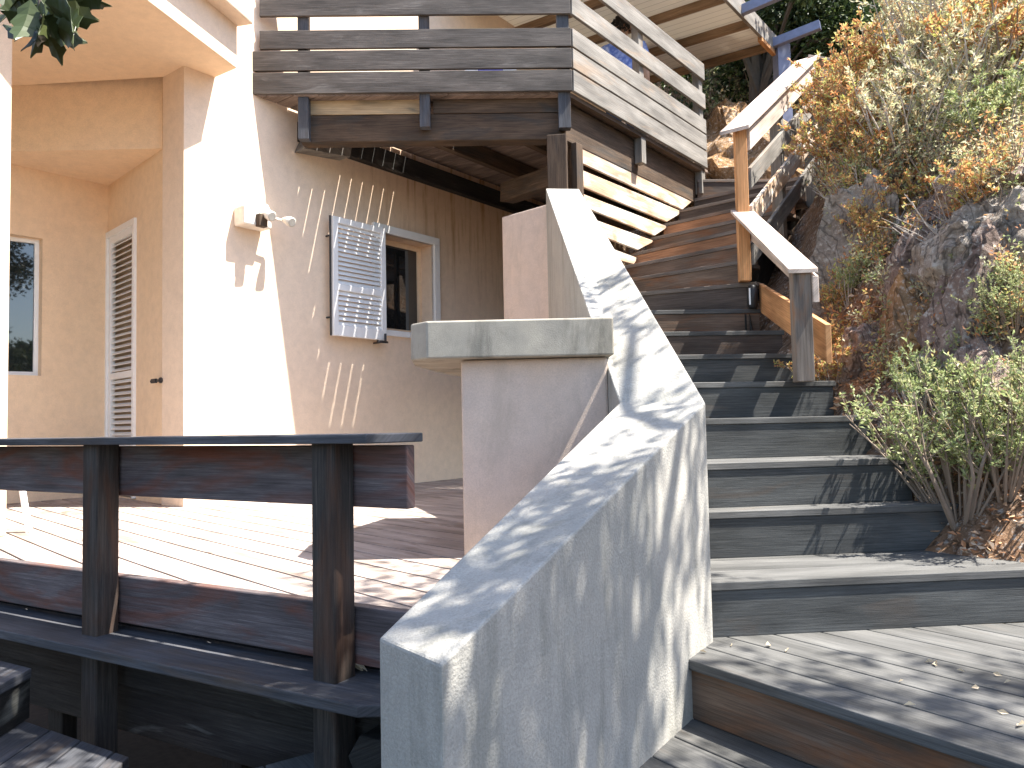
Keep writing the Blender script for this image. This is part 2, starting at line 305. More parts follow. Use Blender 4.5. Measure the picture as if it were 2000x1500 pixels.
# =====================================================================
#                           THE HOUSE
# =====================================================================
WC=Zp(358,991,0); WF=Zp(900,934,0)
W=Plane(WC,WF)                    # big wall with window
house=thing('house',(WC.x,WC.y,0),'peach rendered house with a shaded porch recess, louvred door and white shuttered window','house')
aB=W.ax(790,650)
M['wall']=plaster('peach_render',(.82,.645,.485),(.785,.615,.47),fine=230,bs=.35,big=1.1,
   drips_bounce=(tuple(W.d),2.75,1.15,(.30,.15,.055),W.ax(640,300),W.ax(860,300),tuple(W.p)))
M['wallin']=plaster('peach_porch_render',(.86,.64,.43),(.83,.62,.43),fine=230,bs=.25,big=.9)
def wall_holes(mb,pl,a0,a1,z0,z1,th,holes,off=0):
    As=sorted({a0,a1,*[h[0] for h in holes],*[h[1] for h in holes]}); Zs=sorted({z0,z1,*[h[2] for h in holes],*[h[3] for h in holes]})
    for i in range(len(As)-1):
        for j in range(len(Zs)-1):
            ca=(As[i]+As[i+1])/2; cz=(Zs[j]+Zs[j+1])/2
            if any(h[0]<ca<h[1] and h[2]<cz<h[3] for h in holes): continue
            q=[pl.pt(As[i],Zs[j],off),pl.pt(As[i+1],Zs[j],off),pl.pt(As[i+1],Zs[j+1],off),pl.pt(As[i],Zs[j+1],off)]
            mb.prism(q,-pl.n*th)
def avz(pl,*pts): return sum(pl.at(*p).z for p in pts)/len(pts)
wz1=avz(W,(742,440),(855,465)); wz0=avz(W,(742,657),(857,664))
wa0=W.ax(700); wa1=W.ax(857)
wa0f=W.ax(728)
FR=.07
mb=MB(); hole=(wa0f+FR,wa1-FR,wz0+FR*.7,wz1-FR)
wall_holes(mb,W,0,6.2,-1.2,5.6,.28,[hole])
mb.build('wall',M['wall'],house)
# window: outer casing, reveal frame, pane
mb=MB()
for (a0,a1,z0,z1) in ((wa0f,wa1,wz1-FR,wz1),(wa0f,wa1,wz0,wz0+FR*.7),(wa1-FR,wa1,wz0+FR*.7,wz1-FR),(wa0f,wa0f+FR,wz0+FR*.7,wz1-FR)):
    mb.prism([W.pt(a0,z0,.025),W.pt(a1,z0,.025),W.pt(a1,z1,.025),W.pt(a0,z1,.025)],-W.n*.045)
win=mb.build('window',M['white'],house,bevel=.003)
mb=MB(); h=hole; f=.045
for (a0,a1,z0,z1) in ((h[0],h[1],h[3]-f,h[3]),(h[0],h[1],h[2],h[2]+f),(h[1]-f,h[1],h[2]+f,h[3]-f),(h[0],h[0]+f,h[2]+f,h[3]-f)):
    mb.prism([W.pt(a0,z0,-.15),W.pt(a1,z0,-.15),W.pt(a1,z1,-.15),W.pt(a0,z1,-.15)],-W.n*.05)
sub(win,mb.build('frame',M['wallin'],house,bevel=.003))
mb=MB(); mb.prism([W.pt(h[0]+f,h[2]+f,-.17),W.pt(h[1]-f,h[2]+f,-.17),W.pt(h[1]-f,h[3]-f,-.17),W.pt(h[0]+f,h[3]-f,-.17)],-W.n*.008)
sub(win,mb.build('pane',M['glass'],house))
# shutter leaf, standing off the wall
Ws=Plane(W.p+W.n*.10,W.p+W.n*.10+W.d)
def leaf(pl,a0,a1,z0,z1,midz,th,parent,sl=.028,fr=.05,tz=.95):
    mb=MB()
    for q in ((a0,a0+fr,z0,z1),(a1-fr,a1,z0,z1),(a0+fr,a1-fr,z1-fr,z1),(a0+fr,a1-fr,z0,z0+fr*1.7),(a0+fr,a1-fr,midz-fr*.5,midz+fr*.5)):
        mb.prism([pl.pt(q[0],q[2]),pl.pt(q[1],q[2]),pl.pt(q[1],q[3]),pl.pt(q[0],q[3])],-pl.n*th)
    sh=mb.build('shutter',M['white'],parent,bevel=.003)
    mb=MB()
    for (u0,u1) in ((z0+fr*1.7,midz-fr*.5),(midz+fr*.5,z1-fr)):
        n=max(2,int((u1-u0)/sl)); st=(u1-u0)/n
        for i in range(n):
            z=u0+st*(i+.5)
            mb.obox(pl.pt((a0+a1)/2,z,-th/2),pl.d*(a1-a0-2*fr),(-pl.n*th*.55)+Zv(st*tz),(Zv(.005)))
    s2=mb.build('slats',M['white'],parent); sub(sh,s2)
    return sh
sz1=avz(Ws,(648,423),(755,444)); sz0=avz(Ws,(648,653),(755,666)); sa0=Ws.ax(652); sa1=Ws.ax(755)
sh=leaf(Ws,sa0,sa1,sz0,sz1,sz0+(sz1-sz0)*.41,.035,house,sl=.037,tz=.8)
mb=MB(); mb.tube([Ws.pt(sa0-.015,sz0,-.02),Ws.pt(sa0-.015,sz1,-.02)],.009); mb.tube([Ws.pt(sa0+.01,sz0+.15,-.03),Ws.pt(sa0+.01,sz0+.15,-.11)],.008);mb.tube([Ws.pt(sa0+.01,sz1-.15,-.03),Ws.pt(sa0+.01,sz1-.15,-.11)],.008)
sub(sh,mb.build('hinge',M['black'],house))
mb=MB(); p=Ws.pt(sa1-.06,sz0-.02,.03); mb.tube([Ws.pt(sa1-.13,sz0-.02,.03),Ws.pt(sa1-.02,sz0-.02,.03)],[.014,.009]); mb.tube([Ws.pt(sa1-.05,sz0-.03,.035),Ws.pt(sa1-.05,sz0+.05,.035)],.011); mb.tube([p,W.pt(W.a(p),sz0-.02)],.007)
mb.build('shutter_catch',M['black'],house,smooth=True)
# porch recess: door wall, back wall, lintel, ceilings
IC=Yp(208,966,6.2); IC.z=0
DW=Plane(IC,WC)                      # door wall plane, from inner corner to outer corner
BWp=Zp(12,984,0); BW=Plane(BWp+(BWp-IC)*1.2,IC)
ZS=3.0; ZL=2.52
dl=(WC-IC).length
da0=DW.ax(209,700); da1=DW.ax(266,700); dz1=avz(DW,(209,463),(265,420))
DL=(Vector((WC.x,WC.y,0))-DW.p).dot(DW.d)
mb=MB(); wall_holes(mb,DW,-.1,DL-.30,-.3,ZS+.6,.26,[(da0,da1,.01,dz1)]); mb.prism([DW.pt(DL-.30,-.3),DW.pt(DL-.002,-.3),W.pt(.22,-.3,-.03),DW.pt(DL-.30,-.3,-.2)],(0,0,ZS+.9)); mb.build('porch_side_wall',M['wallin'],house)
mb=MB(); fr=.05
for q in ((da0,da1,dz1-fr,dz1),(da0,da0+fr*.8,.01,dz1-fr),(da1-fr*.8,da1,.01,dz1-fr)):
    mb.prism([DW.pt(q[0],q[2],.02),DW.pt(q[1],q[2],.02),DW.pt(q[1],q[3],.02),DW.pt(q[0],q[3],.02)],-DW.n*.06)
door=mb.build('door',M['white'],house,bevel=.003)
Ds=Plane(DW.p+DW.n*.005,DW.p+DW.n*.005+DW.d)
s_=leaf(Ds,da0+fr*.8,da1-fr*.8,.02,dz1-fr,.95,.04,house,sl=.045,tz=.5)
for o in [s_]: sub(door,o); o.name='louvred_panel'
for o in list(s_.children):          # keep thing > part > sub-part
    sub(door,o); o.name='louvre_slats'
s_.location=(0,0,0)
mb=MB(); wall_holes(mb,DW,da0-.1,da1+.1,0,dz1+.1,.02,[],-.3); mb.build('dark_behind_louvres',M['dark'],house)  # near-black sheet stands in for the unlit room behind the louvres
hb=DW.at(326,743); mb=MB(); mb.tube([hb,hb+DW.n*.05],.02,8); mb.tube([hb+DW.n*.045-DW.d*.16,hb+DW.n*.045],[.012,.009]); mb.obox(hb+DW.n*.05-DW.d*.10,DW.d*.08,DW.n*.015,Zv(.03))
mb.build('door_catch',M['black'],house,smooth=False)
wl=avz(BW,(40,458),(75,466)); wb=avz(BW,(30,733),(75,733)); wA=BW.ax(82,600); wB=wA-1.05
bw_l=(IC-BW.p).length
mb=MB(); wall_holes(mb,BW,-2.0,(Vector((IC.x,IC.y,0))-BW.p).dot(BW.d)+.05,-.3,ZS+.6,.26,[(wB,wA,wb,wl)]); mb.build('porch_back_wall',M['wallin'],house)
mb=MB(); fr=.032
pvt=BW.pt(wA,0,-.06); dr_=Matrix.Rotation(math.radians(-9),3,'Z')@BW.d; BQ=Plane(pvt-dr_*wA,pvt); BQ.n=BQ.n if BQ.n.dot(BW.n)>0 else -BQ.n; BQ.p=pvt-BQ.d*wA
for q in ((wB,wA,wl-fr,wl),(wB,wA,wb,wb+fr),(wA-fr,wA,wb+fr,wl-fr),(wB,wB+fr,wb+fr,wl-fr)):
    mb.prism([BQ.pt(q[0],q[2],0),BQ.pt(q[1],q[2],0),BQ.pt(q[1],q[3],0),BQ.pt(q[0],q[3],0)],-BQ.n*.05)
wn=mb.build('window',M['white'],house,bevel=.003)
mb=MB(); mb.prism([BQ.pt(wB+fr,wb+fr,-.02),BQ.pt(wA-fr,wb+fr,-.02),BQ.pt(wA-fr,wl-fr,-.02),BQ.pt(wB+fr,wl-fr,-.02)],-BQ.n*.008); sub(wn,mb.build('pane',M['glass'],house))
mb=MB(); mb.obox(BQ.pt(wA-.28,wb+.02,.004),BW.d*.06,BW.n*.01,Zv(.012)); sub(wn,mb.build('latch',M['black'],house))
YL=DW.at(320,200); YL=YL.y
mb=MB(); mb.prism([(-6.5,YL,ZL),(DW.at(320,200).x-.01,YL,ZL),(DW.at(320,200).x-.01,YL,ZS+.3),(-6.5,YL,ZS+.3)],(0,.22,0)); mb.build('lintel',M['wallin'],house)
mb=MB(); mb.prism([(-6.5,YL+.01,ZL+.003),(DW.at(320,200).x+.02,YL+.01,ZL+.003),(IC.x+.05,IC.y+.1,ZL+.003),(-6.5,IC.y+.1,ZL+.003)],(0,0,.1)); mb.build('porch_ceiling',M['wallin'],house)
# main soffit + fascia + cornice
E1=Zp(462,133,ZS); E0=Zp(287,0,ZS); ed=(E0-E1); E2=E1+ed*3.4; ed=ed.normalized(); en=Vector((ed.y,-ed.x,0)); en=-en if en.x<0 else en
mb=MB(); mb.prism([E1-en*.003,E2-en*.003,Vector((-7,E2.y,ZS)),Vector((-7,YL+.3,ZS)),Vector((WC.x-.1,WC.y+.15,ZS)),W.pt(W.a(E1)-.02,ZS,-.05)],(0,0,.12)); mb.build('soffit',M['wallin'],house)
fz=ZS+.30
mb=MB(); mb.prism([E1-ed*.005+Zv(.004),E2+Zv(.004),E2+Zv(fz-ZS),E1-ed*.005+Zv(fz-ZS)],-en*.2); mb.build('fascia',M['wall'],house)
mb=MB(); a=E1-ed*.02+Zv(fz-ZS); b_=E2+Zv(fz-ZS); mb.prism([a+en*.12,b_+en*.12,b_-en*.5,a-en*.1],(0,0,.2)); mb.build('cornice',M['wall'],house,bevel=.012)
mb=MB(); mb.prism([a+en*.02+Zv(.2),b_+en*.02+Zv(.2),Vector((-7,E2.y,fz+.2)),Vector((-7,8,fz+.2)),Vector((W.pt(0,0).x,8,fz+.2)),W.pt(.5,fz+.2,-.3)],(0,0,.12)); mb.build('roof',M['wall'],house)
# left pillar of the porch
pr=Yp(14,1000,3.9); mb=MB(); mb.prism([(pr.x,3.6,0),(pr.x,3.9,0),(pr.x-.38,3.9,0),(pr.x-.38,3.6,0)],(0,0,ZS-.002)); mb.build('porch_pillar',M['wall'],house,bevel=.01)
# wall lamp
lp=W.at(487,425); la=W.a(lp); lamp=thing('wall_lamp',tuple(lp),'weathered twin spot security lamp on the sunlit render wall','wall lamp')
mb=MB(); mb.prism([W.pt(la-.13,lp.z-.09,.002),W.pt(la+.10,lp.z-.09,.002),W.pt(la+.10,lp.z+.04,.002),W.pt(la+.07,lp.z+.09,.002),W.pt(la-.09,lp.z+.09,.002),W.pt(la-.13,lp.z+.04,.002)],W.n*.13); mb.build('housing',M['lampwhite'],lamp,bevel=.012)
mb=MB(); mb.obox(W.pt(la+.0,lp.z-.05,.15),W.d*.07,W.n*.05,Zv(.09)); mb.build('bracket',M['beam'],lamp,bevel=.004)
for k,(px,py) in enumerate(((493,420),(524,430))):
    a_=la+(.02,.19)[k]; c0=W.pt(a_,lp.z+(.01,0)[k],.14); mb=MB(); dd=(W.n*.9+W.d*.1+Zv(-.35)).normalized()
    mb.tube([c0,c0+dd*.03,c0+dd*.06,c0+dd*.10],[.015,.024,.034,.036],14); hd=mb.build('spot_head',M['lampwhite'],lamp,smooth=True)
    mb=MB(); mb.tube([c0+dd*.095,c0+dd*.104],[.033,.03],14); sub(hd,mb.build('lens',M['lamplens'],lamp)).location=(0,0,0)
mb=MB(); mb.tube([W.pt(la,lp.z,.13),W.pt(la+.19,lp.z-.01,.14)],.012); mb.build('arm',M['lampwhite'],lamp)
# =====================================================================
#                     TERRACE DECK, EDGE BENCH RAIL
# =====================================================================
u=Vector((-.871,.491,0)); v=Vector((.491,.871,0))
P2=Zp(655,1337,-.145); P2=Vector((P2.x,P2.y,0))+v*.04+u*.04
RP=Plane(P2,P2+u); RK_=Plane(P2+v*.066,P2+v*.066+u)
def rl(t_,o=0,z=0): return P2+u*t_+v*o+Zv(z)
mb=MB()
A=rl(-.60,.10); poly=[A,rl(4.6,.10),Vector((-5.2,8.5,0)),Vector((-.2,9,0)),Vector((.5,6,0)),Vector((.42,2.62,0))]
strips(mb,poly,(-.695,.72),.145,.011,0,.03)
tag(mb.build('deck',M['deck'],bevel=.002),kind='structure')
mb=MB(); mb.prism([p+Zv(-.06) for p in poly],(0,0,-.12)); tag(mb.build('dark_below_deck',M['dark']),kind='structure')  # near-black slab standing in for the shade between the boards
rail=thing('deck_railing',tuple(rl(0,0,-.15)),'low weathered timber railing with a wide plank along the terrace edge','railing')
T1=RP.ax(197,1000)
for t_ in (0,T1,2*T1):
    mb=MB(); mb.obox(rl(t_,0,(-.60+.485)/2),u*.08,v*.08,Zv(1.085)); mb.build('post',M['post'],rail,bevel=.006)
mb=MB(); mb.obox(rl(1.25,.01,.487),u*3.2,v*.15,Zv(.022)); 
mb=MB(); e=rl(-.30,0,0)
tc_=RK_.ax(816,855); tk_=RK_.ax(803,920)
mb.prism([rl(tc_,.09,.498),rl(tc_+.06,-.07,.498),rl(3.2,-.07,.498),rl(3.2,.09,.498)],(0,0,-.024),u); mb.build('top_board',M['railblue'],rail,bevel=.003)
def plank(o,z0,z1,t0,t1,th,name,m):
    mb=MB(); mb.obox(rl((t0+t1)/2,o,(z0+z1)/2),u*(t1-t0),v*th,Zv(z1-z0)); return mb.build(name,m,rail,bevel=.004)
plank(.066,.30,.466,tk_,3.2,.035,'plank',M['plank'])
plank(.066,-.12,.035,-.6,3.2,.035,'kick_board',M['plank'])
mb=MB(); s1=Zp(697,1378,-.145); s2=Zp(742,1345,-.145)
mb.prism([s1,rl(-.6,.12,-.145),rl(3.2,.12,-.145),Vector((*(s1+u*3.3).xy,-.145))],(0,0,-.03),u); mb.build('shelf_board',M['railblue'],rail,bevel=.004)
und=thing('terrace_substructure',tuple(rl(.5,.1,-.6)),'dark rotting timber frame with beams and posts below the terrace edge','timber frame')
for z0,z1,o in ((-.34,-.18,.10),(-.50,-.345,.12)):
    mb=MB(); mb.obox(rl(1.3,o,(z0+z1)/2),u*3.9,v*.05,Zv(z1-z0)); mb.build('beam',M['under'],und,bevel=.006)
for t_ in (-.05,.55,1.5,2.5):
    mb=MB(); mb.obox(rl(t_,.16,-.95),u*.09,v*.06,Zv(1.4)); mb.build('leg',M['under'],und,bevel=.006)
mb=MB(); mb.prism([rl(-.25,-.02,-.27),rl(-.10,-.02,-.27),rl(-.06,-.02,-.33),rl(-.10,-.02,-.40),rl(-.3,-.02,-.40)],v*.12); mb.build('corbel',M['under'],und,bevel=.005)
mb=MB(); mb.beam(rl(.1,.3,-.62),rl(1.5,.5,-1.0),.05,.1); mb.build('brace',M['under'],und)
# little side steps at the bottom left
ls=thing('side_steps',tuple(Zr(60,1412,-.91)),'dark blue-grey timber steps in the bottom left corner','steps')
a=Zr(62,1305,-.75); b_=Zr(0,1338,-.75); dd=(b_-a).normalized(); back=Vector((-.35,.5,0)).normalized()
mb=MB(); mb.prism([a,a+dd*1.2,a+dd*1.2+u*.5,a+u*.3],(0,0,-.03),dd); mb.build('tread',M['railblue'],ls,bevel=.003)
mb=MB(); mb.prism([a+u*.01+Zv(-.03),a+dd*1.2+Zv(-.03),a+dd*1.2+Zv(-.155),a+u*.01+Zv(-.155)],u*.03,dd); mb.build('riser',M['under'],ls)
q1=Zr(60,1412,-.91); q2=Zr(252,1478,-.91); mb=MB(); rt=(q2-q1).normalized()
strips(mb,[q1-rt*.05,q2,q2+dd*1.5,q1+dd*1.5-rt*.05],dd,.14,.006,q1.z,.03); mb.build('landing',M['railblue'],ls,bevel=.003)
mb=MB(); mb.prism([q2+Zv(-.04),q2+dd*1.5+Zv(-.04),q2+dd*1.5+Zv(-.6),q2+Zv(-.6)],-rt*.03,dd); mb.build('side_board',M['under'],ls)
# =====================================================================
#                       GUARD WALL, COUNTER
# =====================================================================
N_o=Yp(862,1298,1.376); N_i=Yp(740,1246,1.565)
A_o=Yp(1378,786,2.52); A_i=Yp(1210,786,2.75)
B_o=Yp(1131,369,5.42); B_i=Yp(1066,368,5.42)
gw=MB(); zb=EZ-2.2
def pv(p,z): return Vector((p.x,p.y,z))
T=[N_i,N_o,A_o,B_o,B_i,A_i]
i=len(gw.v); gw.v=[tuple(p) for p in T]+[tuple(pv(p,zb)) for p in T]
gw.f=[[0,1,2,5],[5,2,3,4]]+[[k,6+k,6+(k+1)%6,(k+1)%6] for k in range(6)]+[[11,8,7,6],[10,9,8,11]]
gw.uv=[(0,0)]*sum(len(f) for f in gw.f)
g=gw.build('guard_wall',M['guard'],bevel=.006)
tag(g,'pale rough-rendered sloping wall beside the stairs, dappled with leaf shade','wall')
# low block wall behind the counter
b1=Yp(1062,400,5.42); b0=Yp(980,422,5.75); mb=MB()
z_=(b0.z+b1.z)/2; mb.prism([pv(b0,z_),pv(b1,z_+.0)+Vector((.03,0,0)),pv(b1,z_)+Vector((.10,.3,0)),pv(b0,z_)+Vector((.1,.3,0))],(0,0,-z_-.3))
tag(mb.build('low_wall',M['pillar'],bevel=.01),'smooth peach stub wall behind the concrete counter','wall')
# counter
ct=thing('counter',(0,3.1,0),'outdoor counter with a stained concrete slab on a pink render pier','counter')
zt=EZ+.395; K=2.96
f0=Yp(801,640,K+.03); f1=Yp(1197,640,K-.02)
sl_=[Vector((f0.x,f0.y+.02,zt)),Vector((f0.x+.07,K-.03,zt)),Vector((f1.x,K-.04,zt)),Vector((f1.x+.0,K+.2,zt)),Vector((.34,4.2,zt)),Vector((-.24,4.22,zt)),Vector((-.36,3.75,zt)),Vector((-.42,3.3,zt))]
mb=MB(); mb.prism(sl_,(0,0,-.145)); o=mb.build('slab',M['slab'],ct,bevel=.007)
c0=Yp(901,800,K+.04).x; c1=Yp(1188,800,K+.04).x
mb=MB(); mb.prism([(c0,K+.04,zt-.147),(c1,K+.02,zt-.147),(c1+.04,4.1,zt-.147),(c0+.1,4.1,zt-.147)],(0,0,-zt-.1)); mb.build('pier',M['pillar'],ct,bevel=.012)
# =====================================================================
#                             STAIRS
# =====================================================================
RI=.18
noses=[ # level, L, R
 (-3,(1392,1138),(2000,1112),.35),(-2,(1385,1000),(1900,983),0),(-1,(1382,890),(1785,883),0),(0,(1380,812),(1706,803),0),
 (1,(1350,745),(1632,742),0),(2,(1320,693),(1553,690),0),(3,(1290,648),(1532,645),0),(4,(1270,606),(1487,603),0),(5,(1250,570),(1478,550),0),
 (6,(1232,543),(1445,508),0),(7,(1218,519),(1478,468),0),(8,(1240,493),(1500,434),0),(9,(1272,464),(1528,408),0),(10,(1304,435),(1553,380),0),
 (11,(1334,408),(1575,357),0),(12,(1364,386),(1592,338),0),(13,(1372,350),(1610,349),.2)]
stairs=thing('staircase',tuple(Zr(1390,1240,-.72)),'long weathered timber staircase climbing and turning between the pale wall and the rocky bank','staircase')
NS=[]
y0=None
for k,Lp,Rp,ext in noses:
    zr=k*RI
    if k==0: L=Yp(*Lp,3.41); Rr=Yp(*Rp,3.53)
    elif k==1: L=Yp(*Lp,3.80); Rr=Yp(*Rp,3.93)
    elif k==-1: L=Yp(*Lp,3.10); Rr=Yp(*Rp,3.23)
    else: L=Zr(*Lp,zr); Rr=Zr(*Rp,zr)
    L.z=Rr.z=EZ+zr
    d=(Rr-L).normalized(); exl=.14 if k<7 else .05
    NS.append((k,L-d*exl,Rr+d*ext))
print('STEPS',[(k,tuple(round(c,2) for c in a),tuple(round(c,2) for c in b)) for k,a,b in NS])
orange={7,9}; 
for i,(k,L,Rr) in enumerate(NS):
    d=(Rr-L).normalized(); n=Vector((-d.y,d.x,0))     # pointing up-stairs
    if i+1<len(NS):
        _,L2,R2=NS[i+1]; d2=(R2-L2).normalized(); n2=Vector((-d2.y,d2.x,0))
        def pj(p):
            return pv(L2+d2*((p-L2).dot(d2)),L.z)+n2*.04
        bl=pj(L); br=pj(Rr)
        if k in(10,11): br=pj(Rr)
    else: bl=L+n*1.6; br=Rr+n*1.6
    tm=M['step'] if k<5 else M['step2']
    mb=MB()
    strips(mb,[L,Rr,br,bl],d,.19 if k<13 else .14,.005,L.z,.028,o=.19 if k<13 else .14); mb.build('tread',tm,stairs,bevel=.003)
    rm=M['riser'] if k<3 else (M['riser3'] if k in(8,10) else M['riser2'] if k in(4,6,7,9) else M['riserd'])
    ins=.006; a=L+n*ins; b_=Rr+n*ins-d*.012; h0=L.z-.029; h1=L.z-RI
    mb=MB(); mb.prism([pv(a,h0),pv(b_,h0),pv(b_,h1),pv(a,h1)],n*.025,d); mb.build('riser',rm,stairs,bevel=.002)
# landing at foot, and the deck in front of it
lf=Zr(1350,1290,-.72); rf=Zr(2000,1495,-.72); fd=(rf-lf).normalized(); fn=Vector((-fd.y,fd.x,0)); 
if fn.y<0: fn=-fn
k,L,Rr=NS[0]; mb=MB()
strips(mb,[lf-fd*.1,rf+fd*1.6,Vector((3.4,2.0,0)),Vector((3.0,2.75,0)),pv(L,0)+Vector((-.1,.05,0))],fd,.142,.006,EZ-.72,.03,o=.142); mb.build('landing',M['step'],stairs,bevel=.003)
mb=MB(); a=lf+fn*.02-fd*.1; b_=rf+fd*1.6+fn*.02; mb.prism([pv(a,EZ-.75),pv(b_,EZ-.75),pv(b_,EZ-.9),pv(a,EZ-.9)],fn*.03,fd); mb.build('landing_riser',M['riser2'],stairs,bevel=.003)
mb=MB(); a=lf+fn*.05; strips(mb,[a-fd*.5+fn*.1,a+fd*3+fn*.1,a+fd*3-fn*1.8,a-fd*.5-fn*1.8],fd,.142,.006,EZ-.90,.03,o=.07); tag(mb.build('lower_deck',M['step'],bevel=.003),kind='structure')
mb=MB(); q=[n for n in NS if 4<=n[0]<=11]
for a,b_ in zip(q,q[1:]):
    pa=a[2]-(a[2]-a[1]).normalized()*.05; pb=b_[2]-(b_[2]-b_[1]).normalized()*.05; dn=Vector((-(pb-pa).y,(pb-pa).x,0)).normalized()*.04
    mb.box8([pa-Zv(.50),pb-Zv(.50),pb+dn-Zv(.50),pa+dn-Zv(.50),pa-Zv(.215),pb-Zv(.215),pb+dn-Zv(.215),pa+dn-Zv(.215)])
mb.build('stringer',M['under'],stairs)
# step light
k5=[n for n in NS if n[0]==5][0]; d5=(k5[2]-k5[1]).normalized(); n5=Vector((-d5.y,d5.x,0)); sp=Yp(1467,580,5.0); sp=k5[1]+d5*((sp-k5[1]).dot(d5)); sp.z=k5[1].z-.10
slt=thing('step_light',tuple(sp),'small black oval step light on the riser below the orange post','light')
mb=MB(); c_=sp-n5*.0; 
for zz,r_ in ((-.075,.02),(-.05,.034),(0,.038),(.05,.034),(.075,.02)): pass
mb.tube([c_+Zv(-.08),c_+Zv(-.065),c_+Zv(.065),c_+Zv(.08)],[.02,.034,.034,.02],12); mb.build('casing',M['black'],slt,smooth=True)
mb=MB(); mb.obox(c_-n5*.034-d5*.012,d5*.010,n5*.008,Zv(.11)); mb.build('diffuser',M['white'],slt)
# =====================================================================
#                         STAIR RAILING
# =====================================================================
hr=thing('stair_railing',tuple(Zr(1570,740,.18)),'stair railing in two runs with bleached handrails over grey and orange boards','railing')
ra=Zr(1570,742,RI); ra=Vector((ra.x,ra.y,0)); rb=Zr(1455,550,5*RI); rb=Vector((rb.x,rb.y,0))
print('RAIL',ra,rb)
D1=(rb-ra).normalized(); S1=Vector((-D1.y,D1.x,0))
L1=Plane(ra,rb)
def sloped(pa,pb,h,th,name,m,side,off=0):      # board between two points (centre line), vertical faces
    s=side.normalized(); a=pa+s*off; b_=pb+s*off; mb=MB()
    mb.box8([a-s*th/2-Zv(h/2),b_-s*th/2-Zv(h/2),b_+s*th/2-Zv(h/2),a+s*th/2-Zv(h/2),a-s*th/2+Zv(h/2),b_-s*th/2+Zv(h/2),b_+s*th/2+Zv(h/2),a+s*th/2+Zv(h/2)])
    return mb.build(name,m,hr,bevel=.003)
ztA=L1.at(1582,512).z; ztB=L1.at(1440,432).z
mb=MB(); mb.obox(ra+Zv((EZ+RI+ztA)/2-.01),D1*.085,S1*.085,Zv(ztA-EZ-RI+.0)); mb.build('post',M['step2'],hr,bevel=.004)
sl1=(ztB-ztA)/(rb-ra).length
def capb(pa,pb,wd,th,m):
    d=(pb-pa); s=Vector((-d.y,d.x,0)).normalized(); mb=MB(); up=Zv(th)
    mb.box8([pa-s*wd/2,pb-s*wd/2,pb+s*wd/2,pa+s*wd/2,pa-s*wd/2+up,pb-s*wd/2+up,pb+s*wd/2+up,pa+s*wd/2+up]); return mb.build('handrail',m,hr,bevel=.003)
capb(ra-D1*.06+Zv(ztA-sl1*.06),rb+D1*.04+Zv(ztB+sl1*.04),.14,.024,M['cap'])
sloped(ra-D1*.06+Zv(ztA-.11),rb+Zv(ztB-.11),.13,.028,'board',M['cap'],S1,-.058)
zo=L1.at(1550,660).z; zo2=L1.at(1480,572).z
L1b=Plane(ra-S1*.058,rb-S1*.058); pO1=L1b.at(1595,672); pO2=L1b.at(1470,582); dO=(pO2-pO1)
sloped(pO1,pO2,.19,.028,'board',M['orange'],S1,-.058)
# upper run
rc=Vector((rb.x+.61*1.75,rb.y+.79*1.75,0)); D2=(rc-rb).normalized(); S2=Vector((-D2.y,D2.x,0)); L2p=Plane(rb,rc)
ztop=Yp(1440,248,rb.y).z
mb=MB(); mb.obox(rb+Zv((EZ+5*RI+ztop)/2),D1*.075,S1*.075,Zv(ztop-EZ-5*RI)); mb.build('post',M['orange'],hr,bevel=.004)
pe=L2p.at(1578,118); te=(Vector((pe.x,pe.y,0))-rb).length; slp=(pe.z-ztop)/te
print('UP',ztop,pe,te,slp)
def up_(t_,z): return rb+D2*t_+Zv(z+slp*t_)
capb(up_(-.10,ztop),up_(te,ztop),.20,.026,M['cap'])
for i_,(dz,h_,m_,t0) in enumerate(((.10,.145,M['cap'],0),(.36,.14,M['balcside'],.0),(.62,.15,M['slat'],0),(.87,.14,M['balcside'],.0))):
    sloped(up_(t0,ztop-dz),up_(te,ztop-dz),h_,.026,'board',m_,S2,-.055)
for tt in (.75,te-.03):
    mb=MB(); p=rb+D2*tt; zt_=ztop+slp*tt; mb.obox(p+Zv(zt_-.62),D2*.08,S2*.08,Zv(1.24)); mb.build('post',M['balcside'],hr,bevel=.004)
# short return at the top
rtp=rb+D2*te; zt2=ztop+slp*te; R3d=Vector((.8,-.25,0)).normalized()
capb(rtp+Zv(zt2-.0),rtp+R3d*.30+Zv(zt2-.10),.12,.024,M['cap'])
sloped(rtp+R3d*.02+Zv(zt2-.12),rtp+R3d*.26+Zv(zt2-.20),.13,.026,'board',M['cap'],Vector((R3d.y,-R3d.x,0)),.0)
# =====================================================================
#                          BALCONY
# =====================================================================
LV=[(2.46,2.62),(2.635,2.785),(2.80,2.94),(3.05,3.20),(3.34,3.48)]
F0=W.at(497,178); F1=Zr(1118,178,2.46); F2=Zr(1380,329,2.46); 
FP=Plane(F0,F1); FP.p=FP.p-FP.d*.05; SP=Plane(F1,F2); fl=FP.a(F1); sl2=SP.a(F2)
print('BALC',F0,F1,F2)
bal=thing('balcony',(F1.x,F1.y,EZ+2.2),'grey timber balcony with horizontal board railings above the shuttered window','balcony')
bz=EZ+2.46
for (z0,z1) in LV:
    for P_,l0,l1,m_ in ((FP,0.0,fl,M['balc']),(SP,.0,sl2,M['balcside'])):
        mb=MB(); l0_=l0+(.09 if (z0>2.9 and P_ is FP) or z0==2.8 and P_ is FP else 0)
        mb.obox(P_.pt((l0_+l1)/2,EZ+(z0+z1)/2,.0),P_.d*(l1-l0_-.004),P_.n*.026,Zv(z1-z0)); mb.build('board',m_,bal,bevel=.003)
mb=MB()
